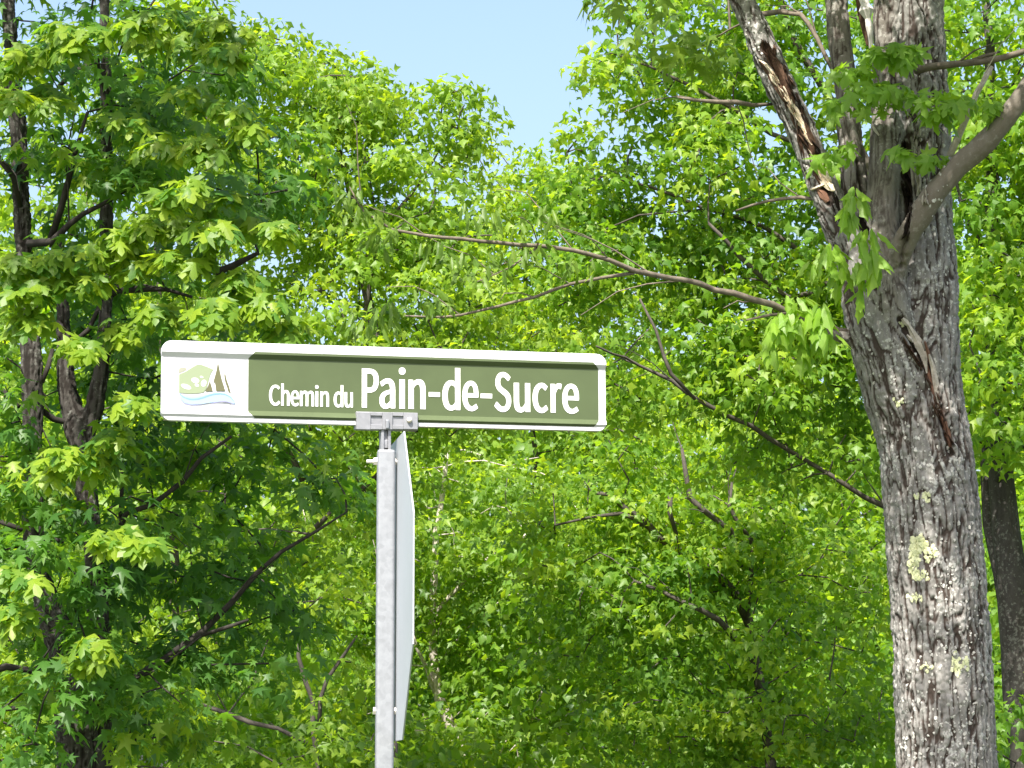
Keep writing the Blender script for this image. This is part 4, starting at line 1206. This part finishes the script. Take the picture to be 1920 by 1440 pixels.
def lettering(name, spec, zb, cap, ox, oy, m, dep, slope=0):
    v, f = [], []
    for ch, x0, x1, yref in spec:
        a = p2l(x0, yref)[0]; b = p2l(x1, yref)[0]
        L = letter(ch, a, b, zb, cap, ox, oy)
        L, L0 = L
        vi, ei = [], []
        for c in L:
            o = len(vi)
            vi += [Vector((q[0] * 100, q[1] * 100)) for q in c]
            ei += [(o + i, o + (i + 1) % len(c)) for i in range(len(c))]
        vo, eo, fo, _a, _b, _c = delaunay_2d_cdt(vi, ei, [], 0, 1e-6)
        o = len(v)
        v += [(q[0] / 100, -dep, q[1] / 100) for q in vo]
        for t in fo:
            cx_ = sum(vo[i][0] for i in t) / len(t) / 100; cy_ = sum(vo[i][1] for i in t) / len(t) / 100
            if winding(L, cx_, cy_) or winding(L0, cx_, cy_):
                f.append(tuple(o + i for i in t))
    # face the front
    ff = []
    for t in f:
        a, b, c = (Vector(v[i]) for i in t)
        ff.append(t if (b - a).cross(c - a).y < 0 else t[::-1])
    o = local_obj(name, v, ff, m, S)
    return o


ax_, az_ = p2l(694, 764.6)
_, at_ = p2l(694, 691.3)
M_LET = plain('white_lettering', (0.70, 0.71, 0.69), 0.45, noise=0.01, spec=0.4)
lettering('lettering', [('P', 678.2, 710, 740), ('a', 711, 741, 745), ('i', 748, 759.6, 745), ('n', 765.5, 798, 745), ('-', 803.6, 824.8, 740), ('d', 829, 863, 750), ('e', 866.5, 897, 750), ('-', 900.9, 922.6, 745),
                        ('S', 926.7, 958.4, 750), ('u', 963.2, 994, 755), ('c', 998.3, 1027.3, 755), ('r', 1032.2, 1053.2, 755), ('e', 1053.9, 1085.6, 755)], az_, at_ - az_, 0.0024, 0.0011, M_LET, 0.0030)['label'] = 'white words Pain-de-Sucre'
_, zb2 = p2l(530, 760.6)
_, zt2 = p2l(530, 722.4)
lettering('lettering', [('C', 504.3, 525.2, 740), ('h', 527, 542.8, 745), ('e', 544.4, 561, 745), ('m', 562.2, 588.8, 745), ('i', 590.8, 597, 745), ('n', 600.2, 616.8, 745), ('d', 625.4, 643.6, 745), ('u', 645.8, 661.6, 745)],
          zb2, zt2 - zb2, 0.0011, 0.0006, M_LET, 0.0030)['label'] = 'small white words Chemin du'


def decal(name, polys, m, dep, label=None):
    v, f = [], []
    for P in polys:
        c = [p2l(290 + x / 8, 625 + y / 8) for x, y in P]
        tri = tessellate_polygon([[Vector((q[0], q[1], 0)) for q in c]])
        o = len(v)
        v += [(q[0], -dep, q[1]) for q in c]
        for t in tri:
            a, b, d_ = (Vector(v[o + i]) for i in t)
            f.append(tuple(o + i for i in (t if (b - a).cross(d_ - a).y < 0 else t[::-1])))
    o = local_obj(name, v, f, m, S)
    if label:
        o['label'] = label


def ell(cx, cy, rx, ry, tilt=0.0, n=14):
    return [(cx + rx * math.cos(a) * math.cos(tilt) - ry * math.sin(a) * math.sin(tilt), cy + rx * math.cos(a) * math.sin(tilt) + ry * math.sin(a) * math.cos(tilt)) for a in [i * 2 * math.pi / n for i in range(n)]]


def band(top, w0, w1=None):
    T = np.array(top, float)
    P, W = catmull(np.c_[T, np.zeros(len(T))], np.linspace(0, 1, len(T)), 25)
    h = np.sin(np.linspace(0.05, 0.97, len(P)) * math.pi) ** 0.6 * w0
    return [(p[0], p[1] - k / 2) for p, k in zip(P, h)] + [(p[0], p[1] + k / 2) for p, k in zip(P[::-1], h[::-1])]


dp = 0.0024
decal('emblem_hill', [[(362, 545), (375, 522), (420, 508), (472, 516), (476, 552), (370, 600), (360, 600)]], plain('print_tan', (0.26, 0.265, 0.21), 0.5), dp, 'far tan hill')
decal('emblem_hill', [[(365, 618), (470, 572), (560, 512), (640, 468), (700, 472), (780, 500), (885, 545), (850, 585), (825, 650), (800, 740), (775, 830), (735, 885), (640, 902), (500, 905), (364, 890)]], plain('print_pale_green', (0.215, 0.260, 0.160), 0.5), dp + .0003, 'pale green hillside')
decal('emblem_house', [ell(470, 800, 80, 34, 0.35), ell(608, 706, 60, 40, 0.25), ell(632, 778, 32, 22, 0.4), ell(735, 748, 40, 52, 0.3), ell(704, 655, 26, 14, 0.3)], M_WHITE, dp + .0006)
decal('emblem_tree', [[(948, 425), (928, 550), (905, 640), (888, 700), (884, 735), (905, 742), (920, 862), (1058, 866), (1036, 790), (1004, 690), (972, 550)], [(825, 712), (800, 790), (758, 872), (872, 868), (850, 790)],
                      [(1050, 575), (1043, 640), (1052, 710), (1082, 800), (1102, 870), (1142, 897), (1112, 790), (1076, 690)]], plain('print_brown_green', (0.10, 0.10, 0.045), 0.5), dp + .0009, 'three dark pointed trees')
W1 = [(365, 898), (450, 935), (600, 948), (750, 922), (900, 892), (1050, 898), (1150, 948), (1205, 1022)]
W2 = [(1195, 1062), (1110, 1030), (1000, 1018), (850, 1040), (700, 1062), (550, 1068), (450, 1046), (388, 985)]
decal('emblem_water', [W1 + W2], plain('print_light_blue', (0.26, 0.37, 0.50), 0.5), dp + .0012)
decal('emblem_wave', [band([(372, 905), (440, 962), (560, 992), (700, 972), (850, 922), (1000, 905), (1120, 948), (1196, 1030)], 26)], plain('print_blue', (0.15, 0.27, 0.46), 0.5), dp + .0015)
decal('emblem_wave', [band([(840, 1060), (930, 1034), (1040, 1024), (1130, 1040), (1200, 1085)], 18), band([(400, 1010), (470, 1060), (600, 1078), (720, 1066)], 12)], plain('print_violet', (0.22, 0.22, 0.38), 0.5), dp + .0018)

# post with its cast clamp
def galv(name, col, sc_=60.0):
    def b(t, n, L, out):
        tc = N(n, 'ShaderNodeTexCoord')
        vo = N(n, 'ShaderNodeTexNoise', i_Scale=sc_, i_Detail=4.0, i_Roughness=0.65)
        L.new(tc.outputs['Object'], vo.inputs['Vector'])
        v2 = N(n, 'ShaderNodeTexVoronoi', i_Scale=90.0)
        L.new(tc.outputs['Object'], v2.inputs['Vector'])
        mx = N(n, 'ShaderNodeMix', data_type='RGBA')
        mx.inputs[0].default_value = 0.25
        L.new(vo.outputs[0], mx.inputs[6]); L.new(v2.outputs['Color'], mx.inputs[7])
        r = ramp(n, [(0.3, tuple(c * 0.88 for c in col)), (0.65, tuple(min(1, c * 1.15) for c in col))])
        L.new(mx.outputs[2], r.inputs[0])
        p = N(n, 'ShaderNodeBsdfPrincipled', i_Roughness=0.5, i_Metallic=0.35)
        L.new(r.outputs[0], p.inputs['Base Color'])
        L.new(p.outputs[0], out.inputs[0])
    return mat(name, b)


M_GALV = galv('galvanised_steel', (0.235, 0.248, 0.272))
M_CAST = galv('cast_zinc', (0.24, 0.245, 0.265), 30.0)
M_ALU = plain('bare_aluminium', (0.44, 0.47, 0.51), 0.5, metal=0.35, noise=0.04, nscale=5)
M_BOLT = plain('plated_bolt', (0.72, 0.68, 0.62), 0.4, metal=0.4, noise=0.05)
pt = at(724, 845, 6.0)
gz = float(ground_z(pt.x, pt.y))
PO = thing('sign_post', 'square galvanised metal post with grey clamp holding the street name sign', 'post', (pt.x, pt.y, gz))
pyaw = math.radians(5)
RM = Matrix.Rotation(pyaw, 3, 'Z')
hw, rr = 0.0187, 0.006
ring = []
for cx, cy, a0 in ((hw - rr, hw - rr, 0), (-hw + rr, hw - rr, 90), (-hw + rr, -hw + rr, 180), (hw - rr, -hw + rr, 270)):
    for q in range(5):
        a = math.radians(a0 + q * 22.5)
        ring.append(RM @ Vector((cx + rr * math.cos(a), cy + rr * math.sin(a), 0)))
top = pt.z - gz
v, f = [], []
k = len(ring)
lv = [(-0.4, 1.0), (top - 0.004, 1.0), (top, 0.93)]
for z, s_ in lv:
    v += [(q.x * s_, q.y * s_, z) for q in ring]
inn = [(q.x * 0.80, q.y * 0.80, top) for q in ring] + [(q.x * 0.80, q.y * 0.80, top - 0.12) for q in ring]
v += inn
for i in range(4):
    for j in range(k):
        q = (j + 1) % k
        f.append((i * k + j, i * k + q, (i + 1) * k + q, (i + 1) * k + j))
f.append(tuple(range(4 * k, 5 * k)))
local_obj('post', v, f, M_GALV, PO)


CL = bpy.data.objects.new('clamp', bpy.data.meshes.new('clamp'))
mb = MB()
def blk(m_, x0, x1, y0, y1, d0, d1, bev=0):
    """a block on the sign's own plane: pixel bounds of its face, depths d0 (front, toward the road) to d1"""
    a = p2l((x0 + x1) / 2 - (x1 - x0) / 2, (y0 + y1) / 2); b_ = p2l(x1, (y0 + y1) / 2)
    t = p2l((x0 + x1) / 2, y0); u = p2l((x0 + x1) / 2, y1)
    cx, cz = (a[0] + b_[0]) / 2, (t[1] + u[1]) / 2
    c = BC + BX * cx + BZ * cz - BN * ((d0 + d1) / 2)
    M3 = BM
    vv = np.array([[x, y, z] for x in (-.5, .5) for y in (-.5, .5) for z in (-.5, .5)]) * np.array([b_[0] - a[0], abs(d1 - d0), t[1] - u[1]])
    vv = vv @ np.array(M3).T + np.array(c) - np.array(PO.location)
    m_.add(vv, [(0, 1, 3, 2), (4, 6, 7, 5), (0, 4, 5, 1), (2, 3, 7, 6), (0, 2, 6, 4), (1, 5, 7, 3)])
bpy.data.objects.remove(CL)
blk(mb, 666, 781, 774, 807, -0.0125, 0.0125)
cl = build_local(mb, 'clamp', M_CAST, PO, bevel=0.0012)
mb = MB()
for x0, x1, y0, y1 in ((666.3, 692.5, 774.3, 806.6), (714.5, 733.5, 774.6, 806.7), (754, 780.7, 775.3, 806.4), (692.7, 714.3, 774.4, 781), (733.7, 753.8, 774.8, 781.6), (692.7, 714.3, 797.5, 806.5), (733.7, 753.8, 798.4, 806.3)):
    blk(mb, x0, x1, y0, y1, -0.0165, -0.0126)
o = mb.build('clamp_rim', M_CAST, None, False, 0.0007)
o.parent = cl
mb = MB()
blk(mb, 713, 731.5, 807, 846, -0.004, 0.011); blk(mb, 713.1, 718.6, 805, 845, -0.0125, -0.0041); blk(mb, 726, 731.4, 805, 845, -0.0125, -0.0041); blk(mb, 718.8, 725.8, 826, 841, -0.0090, -0.0041)
build_local(mb, 'clamp_stem', M_CAST, PO, bevel=0.001)
mb = MB()
blk(mb, 720.2, 726.4, 789, 806, -0.023, -0.0167)
build_local(mb, 'clamp_pin', M_GALV, PO, bevel=0.002)
def bolt(px, py, dep, r, h, name='bolt'):
    mb_ = MB()
    x, z = p2l(px, py)
    a = BC + BX * x + BZ * z + BN * dep - PO.location
    P = [tuple(a), tuple(a + BN * h * 0.6), tuple(a + BN * h)]
    mb_.tube(np.array(P), [r, r, r * 0.75], 12)
    return build_local(mb_, name, M_BOLT, PO, True)
bolt(764.6, 789.5, 0.0165, 0.0058, 0.007)

# stop sign, seen almost edge on from its bare back
oc = at(743.9, 1104, 6.0)
ST = thing('stop_sign', 'octagonal stop sign seen almost edge-on, bare metal back beside the post', 'sign', oc)
oa = math.radians(8.3)
fd = Vector((-math.sin(oa), math.cos(oa), 0)); nn_ = Vector((math.cos(oa), math.sin(oa), 0))
Rr_ = 0.312 / math.cos(math.pi / 8)
def octo(name, R_, x0, x1, m, par=ST, bev=0):
    v, f = [], []
    for x in (x0, x1):
        for i in range(8):
            a = math.pi / 8 + i * math.pi / 4
            v.append(tuple(fd * (R_ * math.cos(a)) + Vector((0, 0, R_ * math.sin(a))) + nn_ * x))
    f = [tuple(range(8)), tuple(range(15, 7, -1))] + [(i, i + 8, (i + 1) % 8 + 8, (i + 1) % 8) for i in range(8)]
    return local_obj(name, v, f, m, par)
octo('plate', Rr_, -0.0013, 0.0013, M_ALU)
octo('white_border', Rr_ * 0.999, 0.0015, 0.0017, M_WHITE)
octo('red_face', Rr_ * 0.955, 0.0018, 0.0020, plain('red_reflective_sheet', (0.45, 0.015, 0.02), 0.45))
for py_, ext in ((866, 0.053), (1333, 0.043)):
    c = at(743.9, py_, 6.0) - oc
    mb = MB()
    mb.tube(np.array([tuple(c + nn_ * 0.008), tuple(c - nn_ * (ext * 0.5)), tuple(c - nn_ * ext), tuple(c - nn_ * (ext + 0.012))])[:3], [0.0042, 0.0042, 0.004], 10)
    if ext > 0.05:
        mb.tube(np.array([tuple(c - nn_ * ext), tuple(c - nn_ * (ext + 0.010))]), [0.004, 0.0038], 10)
    mb.tube(np.array([tuple(c - nn_ * 0.041), tuple(c - nn_ * 0.0485)]), [0.0085, 0.008], 6)
    mb.tube(np.array([tuple(c - nn_ * 0.0014), tuple(c - nn_ * 0.0054)]), [0.008, 0.008], 6)
    mb.tube(np.array([tuple(c + nn_ * 0.002), tuple(c + nn_ * 0.008)]), [0.008, 0.006], 6)
    build_local(mb, 'bolt', M_BOLT, ST)
